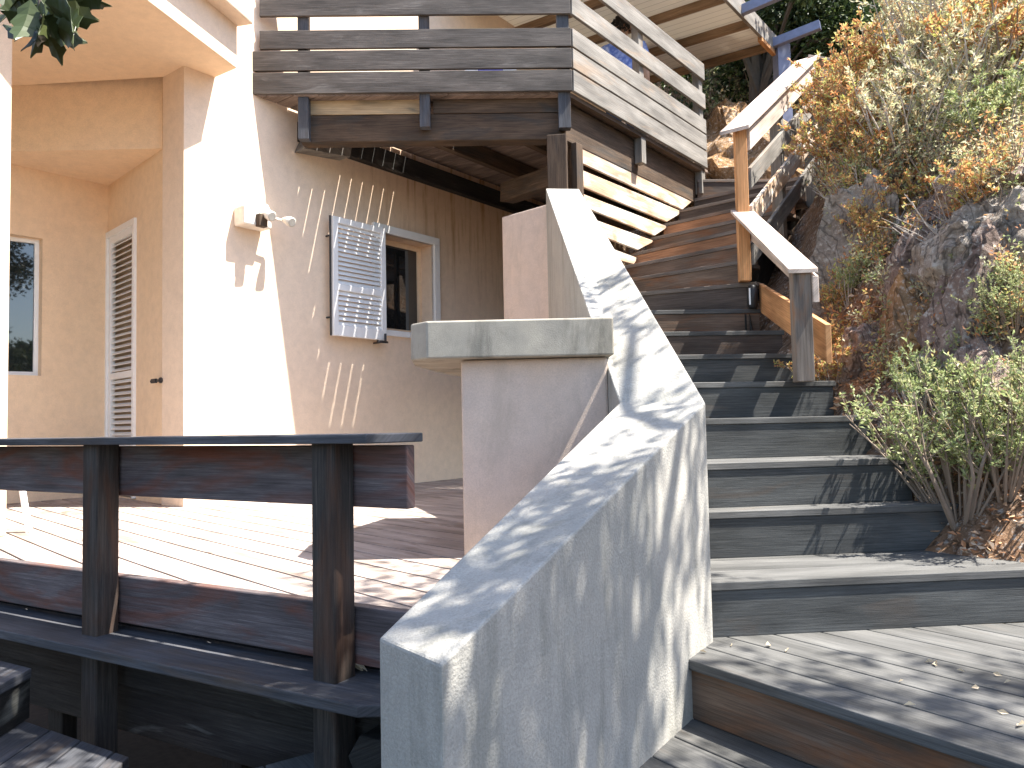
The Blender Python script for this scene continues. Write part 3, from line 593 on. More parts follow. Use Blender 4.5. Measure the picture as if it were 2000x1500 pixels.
for P_,l1 in ((FP,fl),(SP,sl2)):
    mb=MB(); mb.obox(P_.pt(l1/2,EZ+3.495,-.05),P_.d*l1,P_.n*.12,Zv(.026)); mb.build('cap_rail',M['balcside'],bal,bevel=.003)
for P_,xs in ((FP,((591,2.13,.06),(829,2.21,.06),(1103,2.19,.07))),(SP,((1258,2.2,.06),(1372,2.2,.06)))):
    for px,zb_,w_ in xs:
        a=P_.ax(px,200); mb=MB(); mb.obox(P_.pt(a,EZ+(zb_+3.48)/2,-.05),P_.d*w_*1.3,P_.n*.07,Zv(3.48-zb_)); mb.build('post',M['railblue'] if P_ is FP else M['balcside'],bal,bevel=.003)
# rim boards and beams
mb=MB(); a0=FP.ax(575,200); 
for z0,z1,o,th,m_ in ((2.33,2.45,-.10,.03,M['pale']),):
    mb=MB(); mb.obox(FP.pt((a0+FP.ax(829,200))/2,EZ+2.395,-.105),FP.d*(FP.ax(829,200)-a0),FP.n*.03,Zv(.11)); mb.build('rim_board',M['pale'],bal,bevel=.003)
    mb=MB(); mb.obox(FP.pt((fl+FP.ax(831,200))/2,EZ+2.395,-.105),FP.d*(fl-FP.ax(831,200)-.1),FP.n*.03,Zv(.11)); mb.build('rim_board',M['beam'],bal,bevel=.003)
mb=MB(); mb.obox(FP.pt((a0+fl)/2-.03,EZ+2.235,-.16),FP.d*(fl-a0-.1),FP.n*.13,Zv(.205)); mb.build('front_beam',M['beam'],bal,bevel=.006)
mb=MB(); mb.obox(SP.pt(sl2/2+.02,EZ+2.27,-.13),SP.d*(sl2-.02),SP.n*.07,Zv(.30)); mb.build('side_beam',M['beam'],bal,bevel=.005)
mb=MB(); mb.obox(SP.pt(sl2/2,EZ+2.435,-.045),SP.d*(sl2),SP.n*.06,Zv(.035)); mb.build('side_trim',M['beam'],bal,bevel=.003)
# ledger on the wall, joists parallel to the wall, floor boards across
fa=W.ax(590,250); mb=MB(); mb.obox(W.pt(fa+1.9,EZ+2.29,.04),W.d*3.9,W.n*.075,Zv(.16)); mb.build('ledger',M['under'],bal,bevel=.005)
wq=Vector((*W.pt(6.1,0,0).xy,0)); polyf=[pv(F0,0)+FP.d*.02,pv(F1,0)-FP.n*.03-FP.d*.03,pv(F2,0)+SP.d*.1-SP.n*.03,pv(F2,0)+Vector((.1,1.6,0)),wq]
mb=MB(); strips(mb,[p-Vector((0,0,0)) for p in polyf],(.8,-.6),.12,.0098,EZ+2.47,.022,o=.05); mb.build('floor',M['floorw'],bal)
for k_,off in enumerate((.62,1.2)):
    a_=W.pt(0,0,off); 
    # joist parallel to W from the front beam inwards
    t0=1.0+off*.1; t1=5.2
    mb=MB()
    t0=None
    for q in range(200):
        t_=q*.03; p=W.pt(t_,0,off)
        if (p-FP.p).dot(FP.n)<-.14: t0=t_; break
    mb.obox(W.pt((t0+t1)/2,EZ+2.36,off),W.d*(t1-t0),W.n*.06,Zv(.15)); mb.build('joist',M['beam'],bal,bevel=.004)
# cross beam near the wall end (seen at 1010,370)
ca=W.pt(W.ax(985,380),0,.05); cb=pv(F1,0)+SP.d*1.05-SP.n*.2
mb=MB(); c1_=Yp(990,378,6.6); c2_=Yp(1070,352,6.1); mb.beam(c1_,c2_+(c2_-c1_)*.2,.14,.16); mb.build('cross_beam',M['beam'],bal,bevel=.005)
# main post on the guard wall, and slim one beside it
pa=Yp(1067,300,F1.y+.02); pb=Yp(1114,300,F1.y-.05); wv_=(Vector((pb.x,pb.y,0))-Vector((pa.x,pa.y,0)))
mc=Vector(((pa.x+pb.x)/2,F1.y+.08,0)); zb2=EZ+1.2
mb=MB(); mb.obox(mc+Zv((zb2+EZ+2.14)/2),Vector((.145,-.02,0)),Vector((.02,.145,0)),Zv(EZ+2.14-zb2)); mb.build('main_post',M['beam'],bal,bevel=.006)
px_=Yp(1127,300,F1.y+.12); mb=MB(); mb.obox(Vector((px_.x,px_.y,0))+Zv((zb2+EZ+2.1)/2),SP.n*.05,SP.d*.09,Zv(EZ+2.1-zb2)); mb.build('slim_post',M['beam'],bal,bevel=.004)
# bracket at the beam's wall end
k0=W.at(620,288); mb=MB(); ka=W.a(k0)
mb.prism([W.pt(W.ax(574,290),W.at(574,298).z,.0)+W.n*.002,W.pt(W.ax(663,300),W.at(663,314).z,.002),W.pt(W.ax(668,285),W.at(668,287).z,.002),W.pt(W.ax(590,262),W.at(590,264).z,.002)],W.n*.13); br_=mb.build('bracket',M['balcside'],bal,bevel=.004)
# slatted screen under the balcony side
scn=thing('slatted_screen',(F1.x,F1.y,EZ+1.1),'screen of orange and bleached horizontal slats under the balcony beside the stairs','screen')
SC=Plane(SP.pt(0,0,-.10),SP.pt(1,0,-.10))
slq=[((1132,283),(1357,389),(1333,409),(1132,316)),((1132,330),(1334,414),(1303,433),(1132,362)),((1132,376),(1305,443),(1279,460),(1132,400)),((1132,418),(1279,471),(1246,488),(1132,444)),((1132,462),(1246,504),(1238,516),(1132,486))]
for q in slq:
    zt_=(SC.at(*q[0]).z+SC.at(*q[1]).z)/2; zb_=(SC.at(*q[3]).z+SC.at(*q[2]).z)/2
    p=[SC.at(*c) for c in q]; mb=MB(); mb.prism(p,-SC.n*.022,SC.d); mb.build('slat',M['slat'],scn,bevel=.003)
for px in (1133,1326):
    p=SC.at(px,380); mb=MB(); a=SC.a(p); mb.obox(SC.pt(a,EZ+1.6,-.06),SC.d*.05,SC.n*.05,Zv(1.1)); mb.build('batten',M['beam'],scn)
# fill behind the screen: the balcony's plaster sub wall
mb=MB(); 
# =====================================================================
#                       PERGOLA ROOF AND PERSON
# =====================================================================
ZPG=4.25
pg=thing('veranda_roof',tuple(Zr(1514,91,ZPG)),'veranda roof with white tongue-and-groove lining and brown rafters over the balcony','roof')
Cc=Zr(1508,92,ZPG); Ce=Zr(1265,160,ZPG); Cv=Zr(1420,0,ZPG)
e_=(Ce-Cc).normalized(); v_=(Cv-Cc).normalized()
mb=MB(); q=[Cc,Cc+e_*5.5,Cc+e_*5.5+v_*3.4,Cc+v_*3.4]; 
mb.prism([p+Zv(.05) for p in q],(0,0,-.012),e_)
# uv so the grooves run across rafters
for i_ in range(len(mb.uv)): pass
o=mb.build('lining',M['tgroove'],pg)
n_r=6
for i_ in range(n_r):
    p=Cc+v_*(.05+i_*.66); mb=MB(); mb.beam(p+Zv(-.01),p+e_*5.4+Zv(-.01),.06,.085); mb.build('rafter',M['rafter'],pg,bevel=.004)
mb=MB(); mb.beam(Cc-e_*.03+Zv(.03)-v_*.1,Cc-e_*.03+v_*3.4+Zv(.03),.035,.20); mb.build('verge_board',M['balcside'],pg,bevel=.004)
mb=MB(); mb.beam(Cc-e_*.02+v_*.0+Zv(-.05)-e_*.0,Cc+v_*.45-e_*.02+Zv(-.05),.05,.12); mb.build('corner_block',M['orange'],pg,bevel=.004)
for t_ in (.08,1.0):
    mb=MB(); mb.beam(Cc+v_*t_-e_*.03+Zv(.0),Cc+v_*t_-e_*.55+Zv(.06),.07,.10); mb.build('outrigger',M['steel'],pg,bevel=.004)
pp=Zr(1517,90,ZPG); mb=MB(); mb.obox(Vector((pp.x,pp.y,0))+Zv((EZ+1.6+EZ+ZPG)/2)+Vector((.05,0,0)),(.15,.02,0),(-.02,.13,0),Zv(ZPG-1.6)); mb.build('post',M['steel'],pg,bevel=.004)
# ---------------- person on the balcony ----------------
ph=Yp(1213,36,7.9); fx,fy=ph.x+.0,7.9; fz0=EZ+2.485; PH=ph.z-fz0
print('PERSON height',PH)
per=thing('person',(fx,fy,fz0),'person with dark curly hair and a blue and white shirt standing behind the balcony railing','person')
def skin(name,joints,edges,m,parent,lv=2):
    me=bpy.data.meshes.new(name); me.from_pydata([j[0] for j in joints],edges,[]); o=bpy.data.objects.new(name,me); C.objects.link(o)
    sk=o.modifiers.new('skin','SKIN'); 
    me_=me
    if not me.skin_vertices: 
        pass
    for i_,j in enumerate(joints):
        r=j[1]; r=(r,r) if not hasattr(r,'__len__') else r
        me.skin_vertices[0].data[i_].radius=r
    me.skin_vertices[0].data[0].use_root=True
    sb=o.modifiers.new('smooth','SUBSURF'); sb.levels=lv; sb.render_levels=lv; sk.use_smooth_shade=True
    me.materials.append(m); o.parent=parent; o.location=(0,0,0); return o
H=PH/1.76
def hv(x,y,z): return (x*H,y*H,z*H)
sk_m=plain('skin_tone',(.45,.27,.19),.55)
try:
    jb=[(hv(0,0,.95),.13*H),(hv(0,0,1.15),.115*H),(hv(0,0,1.36),(.15*H,.10*H)),(hv(0,.0,1.47),.055*H),(hv(0,-.01,1.55),.052*H),(hv(0,-.02,1.64),.085*H),(hv(0,-.02,1.70),.075*H),
     (hv(-.19,0,1.40),.058*H),(hv(-.25,.02,1.13),.042*H),(hv(-.24,-.08,.90),.028*H),(hv(-.24,-.12,.83),.03*H),
     (hv(.19,0,1.40),.058*H),(hv(.25,.02,1.13),.042*H),(hv(.22,-.14,.95),.028*H),(hv(.20,-.19,.90),.03*H),
     (hv(-.10,0,.86),.09*H),(hv(-.11,0,.47),.055*H),(hv(-.11,.03,.09),.035*H),(hv(-.12,-.13,.035),.03*H),
     (hv(.10,0,.86),.09*H),(hv(.11,0,.47),.055*H),(hv(.11,.03,.09),.035*H),(hv(.12,-.13,.035),.03*H)]
    eb=[(0,1),(1,2),(2,3),(3,4),(4,5),(5,6),(2,7),(7,8),(8,9),(9,10),(2,11),(11,12),(12,13),(13,14),(0,15),(15,16),(16,17),(17,18),(0,19),(19,20),(20,21),(21,22)]
    def addskin(o):
        return
    me=bpy.data.meshes.new('t'); 
    def mk(name,joints,edges,m):
        me=bpy.data.meshes.new(name); me.from_pydata([j[0] for j in joints],edges,[]); o=bpy.data.objects.new(name,me); C.objects.link(o)
        sk=o.modifiers.new('skin','SKIN'); me.update()
        if len(me.skin_vertices)==0:
            bpy.context.view_layer.objects.active=o; o.select_set(True); bpy.ops.mesh.customdata_skin_add()
        for i_,j in enumerate(joints):
            r=j[1] if hasattr(j[1],'__len__') else (j[1],j[1]); me.skin_vertices[0].data[i_].radius=r
        me.skin_vertices[0].data[0].use_root=True
        sb=o.modifiers.new('smooth','SUBSURF'); sb.levels=2; sb.render_levels=2; sk.use_smooth_shade=True
        me.materials.append(m); o.parent=per; o.location=(0,0,0); return o
    mk('body',jb,eb,sk_m)
    # shirt: blue with white patches
    m,t,b=mat('blue_white_shirt'); tc=t.nodes.new('ShaderNodeTexCoord'); n1=N(t,'ShaderNodeTexNoise',Scale=22,Detail=5); t.links.new(tc.outputs['Object'],n1.inputs['Vector'])
    c=ramp(t,n1.outputs[0],[(.4,(.10,.17,.55)),(.62,(.32,.42,.80)),(.8,(.7,.75,.9))]); t.links.new(c,b.inputs['Base Color']); b.inputs['Roughness'].default_value=.85
    js=[(hv(0,0,.90),(.175*H,.16*H)),(hv(0,0,1.15),(.165*H,.155*H)),(hv(0,0,1.36),(.205*H,.165*H)),(hv(0,0,1.48),.10*H),(hv(-.20,0,1.40),.095*H),(hv(-.25,.015,1.2),.07*H),(hv(.20,0,1.40),.095*H),(hv(.25,.015,1.2),.07*H)]
    mk('shirt',js,[(0,1),(1,2),(2,3),(2,4),(4,5),(2,6),(6,7)],m)
    jt=[(hv(0,0,.93),(.16*H,.13*H)),(hv(-.10,0,.84),.105*H),(hv(-.11,0,.47),.072*H),(hv(-.11,.03,.12),.055*H),(hv(.10,0,.84),.105*H),(hv(.11,0,.47),.072*H),(hv(.11,.03,.12),.055*H)]
    mk('trousers',jt,[(0,1),(1,2),(2,3),(0,4),(4,5),(5,6)],plain('dark_trousers',(.05,.06,.09),.9))
    hm=MB(); rh=random.Random(3)
    for q in range(420):
        th=rh.uniform(0,2*PI); phi=rh.uniform(-.5,1.45)
        dx,dy,dz=math.cos(th)*math.cos(phi),math.sin(th)*math.cos(phi),math.sin(phi)
        if dy<-.35 and dz<.35: continue
        c_=Vector(hv(0,-.01,1.66))+Vector((dx*.095,dy*.105,dz*.115))*H
        t2=Vector((rh.uniform(-1,1),rh.uniform(-1,1),rh.uniform(-1.4,.2))).normalized()*.035
        k2=Vector((rh.uniform(-1,1),rh.uniform(-1,1),rh.uniform(-1,1)))*.012
        hm.tube([c_,c_+t2*.5+k2,c_+t2+k2*.3],[.008,.008,.004],4)
    ho=hm.build('hair',plain('dark_hair',(.018,.014,.013),.6),None,smooth=True); ho.parent=per
    # face: nose, ears as sub-features of the head kept with the body
    for sx in(-1,1):
        fm=MB(); fm.tube([Vector(hv(sx*.085,-.01,1.63)),Vector(hv(sx*.098,0,1.645)),Vector(hv(sx*.09,.01,1.66))],[.012,.018,.01],8); fo=fm.build('ear',sk_m,None,smooth=True); fo.parent=per
    fm=MB(); fm.tube([Vector(hv(0,-.095,1.66)),Vector(hv(0,-.118,1.625)),Vector(hv(0,-.10,1.615))],[.008,.014,.008],8); fo=fm.build('nose',sk_m,None,smooth=True); fo.parent=per
    for dx in(-.23,.19):
        pass
except Exception as ex: print('PERSON FAIL',ex)
per.rotation_euler=(0,0,PI*.9)
# blue chair behind the rails
cp=Yp(957,133,7.0); ch=thing('lounge_chair',(cp.x,cp.y,EZ+2.485),'white chair with a blue cushion, glimpsed through the gap between the balcony boards','chair')
zc=EZ+2.485
mb=MB()
for sx in(-.25,.25):
    for sy in(-.25,.25): 
        l=MB(); l.obox((cp.x+sx,cp.y+sy,zc+.21),(.03,0,0),(0,.03,0),(0,0,.42)); l.build('leg',M['white'],ch)
mb=MB(); mb.obox((cp.x,cp.y,zc+.40),(.56,0,0),(0,.56,0),(0,0,.03)); mb.build('seat',M['white'],ch,bevel=.005)
mb=MB(); mb.obox((cp.x,cp.y+.26,zc+.68),(.5,0,0),(0,.02,0),(0,.0,.5)); mb.build('backrest',M['white'],ch,bevel=.005)
mb=MB(); mb.obox((cp.x,cp.y+.18,zc+.70),(.24,0,0),(0,.1,0),(0,.0,.5)); mb.build('cushion',plain('blue_cushion',(.12,.14,.55),.9),ch,bevel=.03)
# folding table on the terrace (leg seen beside the pillar)
tp=Zp(57,1040,0); ft=thing('low_table',(tp.x,tp.y,0),'low white metal table mostly hidden by the porch pillar and railing','table')
for (dx,dy) in ((0,0),(-.85,0),(-.60,.4)):
    l=MB(); l.beam(Vector((tp.x+dx,tp.y+dy,0)),Vector((tp.x+dx+(-.07 if dx==0 else .07),tp.y+dy,.40)),.03,.022); l.build('leg',M['white'],ft,bevel=.003)
mb=MB(); mb.prism([(tp.x-.02,tp.y-.05,.42),(tp.x-.85,tp.y-.05,.42),(tp.x-.95,tp.y+.45,.42),(tp.x-.5,tp.y+.45,.42)],(0,0,-.025)); mb.build('top',M['white'],ft,bevel=.006)
# =====================================================================
#                            HILLSIDE
# =====================================================================
def lerp(tab,x):
    if x<=tab[0][0]: return tab[0][1]
    for (a,b),(c,d) in zip(tab,tab[1:]):
        if x<=c: return b+(d-b)*(x-a)/(c-a)
    return tab[-1][1]
EX=[(1.2,3.2),(2.0,2.6),(2.5,2.05),(2.9,1.80),(3.3,1.72),(3.6,1.66),(4.4,1.62),(5.0,1.64),(5.3,1.70),(5.7,1.95),(6.3,2.45),(7.0,2.95),(7.6,3.3),(8.5,3.6),(9.5,3.5),(10.2,2.2),(11,0),(12,-3),(13,-7)]
EZt=[(1.2,-.72),(2.3,-.72),(2.6,-.56),(3.0,-.38),(3.4,-.2),(3.8,0),(4.4,.2),(5.2,.55),(5.8,1.2),(6.3,1.7),(7.0,2.2),(7.6,2.32),(9,2.35)]
RISE=[(0,0),(.25,.25),(.45,.70),(.9,1.25),(1.6,1.95),(2.6,2.75),(4,3.6),(7,5.0),(14,8),(30,14)]
def nz(x,y,s,seed=0): return noise.noise(Vector((x*s,y*s,seed)))
def hill(x,y):
    ex=lerp(EX,y); d=x-ex+ (.10*nz(x,y,2.2,3))
    b=lerp(EZt,y)
    if d<0: return EZ+b-.05+d*.9
    near=lerp([(2.3,.35),(3.4,1.)],y)
    r=lerp(RISE,d)*near if y<3.4 else lerp(RISE,d)
    z=EZ+b+r+max(0,y-9)*.0
    z+=.22*min(1,d)*nz(x,y,1.3,1)+.10*min(1,d*2)*nz(x,y,3.7,5)+.04*nz(x,y,9,6)
    return z
mbh=MB(); nx,ny=150,170; X0,X1,Y0,Y1=1.0,22.,-3.,26.
def gx(i): t_=i/nx; return X0+(X1-X0)*t_**1.7
def gy(j): t_=j/ny; return Y0+(Y1-Y0)*(t_**1.25)
vs=[];fs=[]
for j in range(ny+1):
    for i_ in range(nx+1):
        x,y=gx(i_),gy(j)
        if y>8.2: x-= (y-8.2)*3.2*(1-i_/nx)
        vs.append((x,y,hill(x,y)))
for j in range(ny):
    for i_ in range(nx):
        a=j*(nx+1)+i_; fs.append([a,a+1,a+nx+2,a+nx+1])
me=bpy.data.meshes.new('hillside'); me.from_pydata(vs,[],fs); me.polygons.foreach_set('use_smooth',[True]*len(me.polygons)); me.materials.append(M['soil'])
ho=bpy.data.objects.new('hillside',me); C.objects.link(ho); tag(ho,kind='structure')
# ground below everything
mb=MB(); mb.prism([(-60,-60,-2.4),(60,-60,-2.4),(60,60,-2.4),(-60,60,-2.4)],(0,0,-.2)); tag(mb.build('ground',M['dsoil']),kind='structure')
def onhill(px,py):       # first hit of the photo ray with the hill
    d=ray(px,py); d=d/d.y; y=1.5
    while y<25:
        p=O+d*y
        if p.x>lerp(EX,y)-.3 and p.z<hill(p.x,p.y): return p
        y+=.02
    return None
# rocks
def rock(name,c,s,seed,m,rot=0,sub_=5,ang=.95):
    import bmesh
    bm=bmesh.new(); bmesh.ops.create_icosphere(bm,subdivisions=sub_,radius=1)
    for v_ in bm.verts:
        p=v_.co.copy(); q=p*1.0
        # angular facets: clamp along random planes
        rr=random.Random(seed)
        for k in range(9):
            nn=Vector((rr.uniform(-1,1),rr.uniform(-1,1),rr.uniform(-.8,1))).normalized(); dd_=rr.uniform(.55,.85)
            e=p.dot(nn)-dd_
            if e>0: p-=nn*e*ang
        f_=1+.16*noise.noise(q*1.6+Vector((seed,0,0)))+.09*noise.noise(q*4+Vector((seed,3,0)))+.06*noise.noise(q*9+Vector((seed,3,9)))-.16*abs(noise.noise(Vector((q.x*3.2,q.y*3.2,q.z*1.3))+Vector((seed*2,0,4))))+.03*noise.noise(q*22)
        v_.co=Vector((p.x*s[0],p.y*s[1],p.z*s[2]))*f_
    me=bpy.data.meshes.new(name); bm.to_mesh(me); bm.free(); me.polygons.foreach_set('use_smooth',[True]*len(me.polygons)); me.materials.append(m)
    try: me.set_sharp_from_angle(angle=.6)
    except Exception: pass
    o=bpy.data.objects.new(name,me); C.objects.link(o); o.location=c; o.rotation_euler=(0,0,rot); return o
RK=[ # px,py, size, material, label
 (1655,510,(.22,.34,.52),'rockgrey','streaked grey rock face right behind the lower stair handrail'),
 (1800,560,(.26,.30,.62),'rock','tall purplish boulder with an ochre foot above the bushy plant'),
 (1800,640,(.20,.24,.34),'rockox','ochre-brown rock wedged under the tall purplish boulder'),
 (1930,640,(.30,.35,.60),'rock','dark purple boulder at the right edge beside the tall one'),
 (1830,420,(.30,.35,.26),'rock','rounded grey-purple boulder half way up the bank'),
 (1950,470,(.32,.34,.30),'rockgrey','pale grey boulder near the right edge under the scrub'),
 (1745,345,(.24,.26,.15),'rockgrey','small flat grey rock in the middle of the scrub'),
 (1690,700,(.16,.2,.22),'rock','low brown rock behind the stair post foot'),
 (1960,780,(.26,.3,.34),'rock','shaded brown rock behind the bushy plant at the right edge'),
 (1965,350,(.3,.3,.28),'rock','rust-stained rock at the upper right edge'),
 (1410,300,(.5,.5,.42),'rockox','bright ochre rock beyond the top of the stairs'),
 (1665,120,(.24,.26,.15),'rockgrey','smooth grey boulder in shade above the orange shrub'),
]
for i_,(px,py,s,m_,lb) in enumerate(RK):
    p=onhill(px,py)
    if px==1410: p=Yp(1412,325,8.3)
    if p is None: print('NOHIT',px,py); continue
    sc_=p.y/4.0*1.3
    o=rock('rock',p+Vector((s[0]*.3,s[1]*.35,-s[2]*.15))*sc_,[q*sc_ for q in s],i_+11,M[m_],rot=i_*.7); tag(o,lb,'rock')
# =====================================================================
#                            PLANTS
# =====================================================================
def leafquad(mb,p,d,L,Wd,r):
    d=d.normalized(); s=d.cross(Vector((r.uniform(-1,1),r.uniform(-1,1),r.uniform(-1,1)))).normalized()
    nn=s.cross(d)*L*.18
    i=len(mb.v); mb.v+=[tuple(p),tuple(p+d*L*.5+s*Wd*.5+nn),tuple(p+d*L),tuple(p+d*L*.5-s*Wd*.5+nn)]; mb.f.append([i,i+1,i+2,i+3]); mb.uv+=[(0,0)]*4
def shrub(seed,h,sp,nst,nl,L,Wd,lm,sm,upr=.6,bare=.35,tips=True,name='shrub'):
    r=random.Random(seed); st=MB(); lf=MB()
    for s in range(nst):
        a=r.uniform(0,2*PI); out=r.uniform(.05,1)**.7*sp; H_=h*r.uniform(.65,1)*(1-.35*(out/sp)**2)
        tip=Vector((math.cos(a)*out,math.sin(a)*out,H_)); base=Vector((math.cos(a)*out*.12,math.sin(a)*out*.12,-.05)); midp=(base+tip)/2+Vector((r.uniform(-1,1),r.uniform(-1,1),r.uniform(-.2,.5)))*h*.10
        rad=h*.011*r.uniform(.6,1.3); st.tube([base,midp,tip],[rad,rad*.7,rad*.25],4)
        def P(t_): return base*(1-t_)**2+midp*2*t_*(1-t_)+tip*t_*t_ if False else (base.lerp(midp,t_*2) if t_<.5 else midp.lerp(tip,t_*2-1))
        for b_ in range(r.randint(4,7)):
            t0=r.uniform(bare,.95); q0=P(t0); dr=Vector((r.uniform(-1,1),r.uniform(-1,1),r.uniform(.1,1.2)*upr*1.6)).normalized(); ln=h*r.uniform(.10,.26)
            q1=q0+dr*ln; st.tube([q0,q1],[rad*.4,rad*.18],3)
            for l in range(nl):
                t_=r.uniform(.25,1.05); p=q0.lerp(q1,t_); dd_=(dr*r.uniform(.1,1)+Vector((r.uniform(-1,1),r.uniform(-1,1),r.uniform(-.5,1))))
                leafquad(lf,p,dd_,L*r.uniform(.6,1.2),Wd*r.uniform(.7,1.2),r)
    return st,lf
def mkshrub(proto,loc,label,cat='shrub',group=None,sc_=1,rot=0,tilt=(0,0),name='shrub'):
    root=thing(name,tuple(loc),label,cat,group); root.scale=(sc_,)*3; root.rotation_euler=(tilt[0],tilt[1],rot)
    for o in proto: c=o.copy(); C.objects.link(c); c.parent=root; c.location=(0,0,0)
    return root
def proto(name_l,*a,lm=None,sm=None,**k):
    st,lf=shrub(*a,lm,sm,**k); s=st.build('stem',M[sm]); l=lf.build(name_l,M[lm]); return [s,l]
PR={}; rs=random.Random(5)
PR['green']=proto('foliage',21,.62,.36,40,22,.024,.009,lm='lf_green',sm='twig',upr=1.1,bare=.35)
PR['green2']=proto('foliage',22,.55,.30,26,24,.034,.012,lm='lf_green',sm='twigpale',upr=1.0,bare=.4)
PR['orange']=proto('foliage',23,.6,.42,44,26,.03,.012,lm='lf_orange',sm='twig',upr=.8,bare=.4)
PR['orange2']=proto('foliage',24,.5,.40,30,22,.03,.012,lm='lf_orange',sm='twig',upr=.6,bare=.35)
PR['dry']=proto('foliage',25,.6,.40,46,26,.032,.009,lm='lf_dry',sm='twigpale',upr=1.2,bare=.25)
PR['dry2']=proto('foliage',26,.7,.30,34,24,.034,.008,lm='lf_dry',sm='twigpale',upr=1.4,bare=.2)
PR['bare']=proto('foliage',27,.5,.4,26,2,.03,.010,lm='lf_orange',sm='twigpale',upr=.7,bare=.2)
SH=[ # proto, px,py(base), scale(m multiplier relative), label
 ('green',1870,1000,1.25,'large grey-green bush spilling over the right ends of the lower steps'),
 ('green',1960,950,1.05,'tall leafy bush at the right edge behind the spilling one'),
 ('green2',1790,800,.62,'small bush with upright pale stems in front of the ochre rock'),
 ('orange2',1625,760,.62,'low rusty plant around the foot of the stair post'),
 ('orange2',1640,690,.5,'reddish dry plant just right of the grey stair post'),
 ('orange',1630,620,.4,'rusty shrub against the streaked grey rock, below its top'),
 ('green2',1660,590,.5,'small yellow-green shrub behind the stair railing post'),
 ('orange',1700,470,.5,'thin rusty shrub hanging over the streaked grey rock'),
 ('orange',1690,400,.75,'rust-coloured shrub on top of the grey rock face'),
 ('bare',1690,420,.7,'bare twiggy shrub against the upper railing'),
 ('orange',1705,330,.95,'large bright orange shrub leaning on the upper railing end'),
 ('orange',1668,250,.72,'orange and yellow shrub crowning the top end of the upper railing'),
 ('green2',1880,560,.5,'grey-green shrub on the dark boulder, below the pale scrub'),
 ('green',1975,640,.55,'feathery grey-green shrub at the right edge in front of the dark boulder'),
 ('dry',1790,330,1.15,'pale straw-coloured shrub in the middle of the bank'),
 ('dry',1880,270,1.25,'big bleached shrub on the upper bank, right of the straw one'),
 ('dry2',1830,200,1.2,'upright pale shrub standing against the dark trees'),
 ('orange',1960,210,1.3,'large rusty shrub in the top right corner'),
 ('orange2',1950,430,.95,'orange shrub on the pale boulder at the right edge'),
 ('orange2',1760,420,.8,'rust-brown shrub between the two rounded boulders'),
 ('bare',1870,470,.9,'dry bare shrub below the rounded boulder'),
 ('dry2',1985,860,.6,'thin pale plant at the far right edge above the fallen leaves'),
 ('green2',1975,300,1.0,'yellow-green shrub at the upper right edge among rusty ones'),
 ('orange',1720,235,1.0,'rusty shrub below the smooth shaded boulder'),
 ('bare',1930,900,.7,'tangle of grey twigs under the large grey-green bush'),
]
for (k,px,py,s,lb) in SH:
    p=onhill(px,py)
    if p is None: print('NOHIT shrub',px,py); continue
    mkshrub(PR[k],p-Zv(.03),lb,sc_=s*max(.9,p.y/4.2),rot=rs.uniform(0,6),tilt=(rs.uniform(-.1,.25),rs.uniform(-.35,.05)))
p=onhill(1848,170)
if p is not None:
    sk_=thing('dead_stalk',tuple(p),'tall bare dead stalk rising above the pale upright shrub','plant')
    mb=MB(); hh=.14*p.y; mb.tube([p,p+Vector((-.02,0,hh*.5)),p+Vector((-.05,0,hh))],[.016,.012,.005],5)
    for q in range(9):
        z_=hh*rs.uniform(.3,.95); b_=p+Vector((-.03,0,z_)); mb.tube([b_,b_+Vector((rs.uniform(-.2,.2),rs.uniform(-.1,.1),rs.uniform(.1,.25)))],[.006,.003],4)
    mb.build('stem',M['twigpale'],sk_)
# scrub covering the rest of the bank, one mass
sm_=MB(); sl_m={'lf_orange':MB(),'lf_dry':MB(),'lf_green':MB()}
def scrub(px0,px1,py0,py1,n,keys,hs=.3):
    for q in range(n):
        p=onhill(rs.uniform(px0,px1),rs.uniform(py0,py1))
        if p is None: continue
        k=rs.choice(keys); sc_=max(.8,p.y/4.5)
        for s in range(rs.randint(4,7)):
            tip=p+Vector((rs.uniform(-.5,.35),rs.uniform(-.4,.3),rs.uniform(.5,1.1)))*hs*sc_; sm_.tube([p,tip],[.004*sc_,.0015*sc_],3)
            for l in range(13):
                b_=p.lerp(tip,rs.uniform(.35,1)); leafquad(sl_m[k],b_+Vector((rs.uniform(-1,1),rs.uniform(-1,1),rs.uniform(-1,1)))*.03*sc_,Vector((rs.uniform(-1,1),rs.uniform(-1,1),rs.uniform(-.4,1))),.034*sc_*rs.uniform(.6,1.2),.012*sc_,rs)
scrub(1620,2000,120,430,420,['lf_orange','lf_dry','lf_dry','lf_orange','lf_green'],.34)
scrub(1620,2000,430,780,95,['lf_orange','lf_green','lf_dry','lf_orange'],.2)
scrub(1780,2000,0,200,200,['lf_orange','lf_dry','lf_orange','lf_green'],.4)
scrub(1390,1620,120,330,60,['lf_dry','lf_green'],.35)
root=thing('scrub',(2.5,5,2),'low dry scrub covering the rocky bank','scrub',kind='stuff')
sm_.build('stems',M['twig'],root)
for k,q in sl_m.items(): q.build({'lf_orange':'rusty_foliage','lf_dry':'straw_foliage','lf_green':'green_foliage'}[k],M[k],root)
# leaf litter on the bank foot
lt=MB()
def litter(x,y,z,L,mb_,flat=.35):
    d=Vector((rs.uniform(-1,1),rs.uniform(-1,1),rs.uniform(-flat,flat))); leafquad(mb_,Vector((x,y,z)),d,L,L*.5,rs)
for q in range(5200):
    y=rs.uniform(1.6,4.6); x=lerp(EX,y)+rs.uniform(-.10,.75); z=hill(x,y)+rs.uniform(.0,.03); litter(x,y,z,rs.uniform(.02,.045),lt)
tag(lt.build('leaf_litter',M['litter']),'reddish fallen leaves heaped at the foot of the bank','leaf litter',kind='stuff')
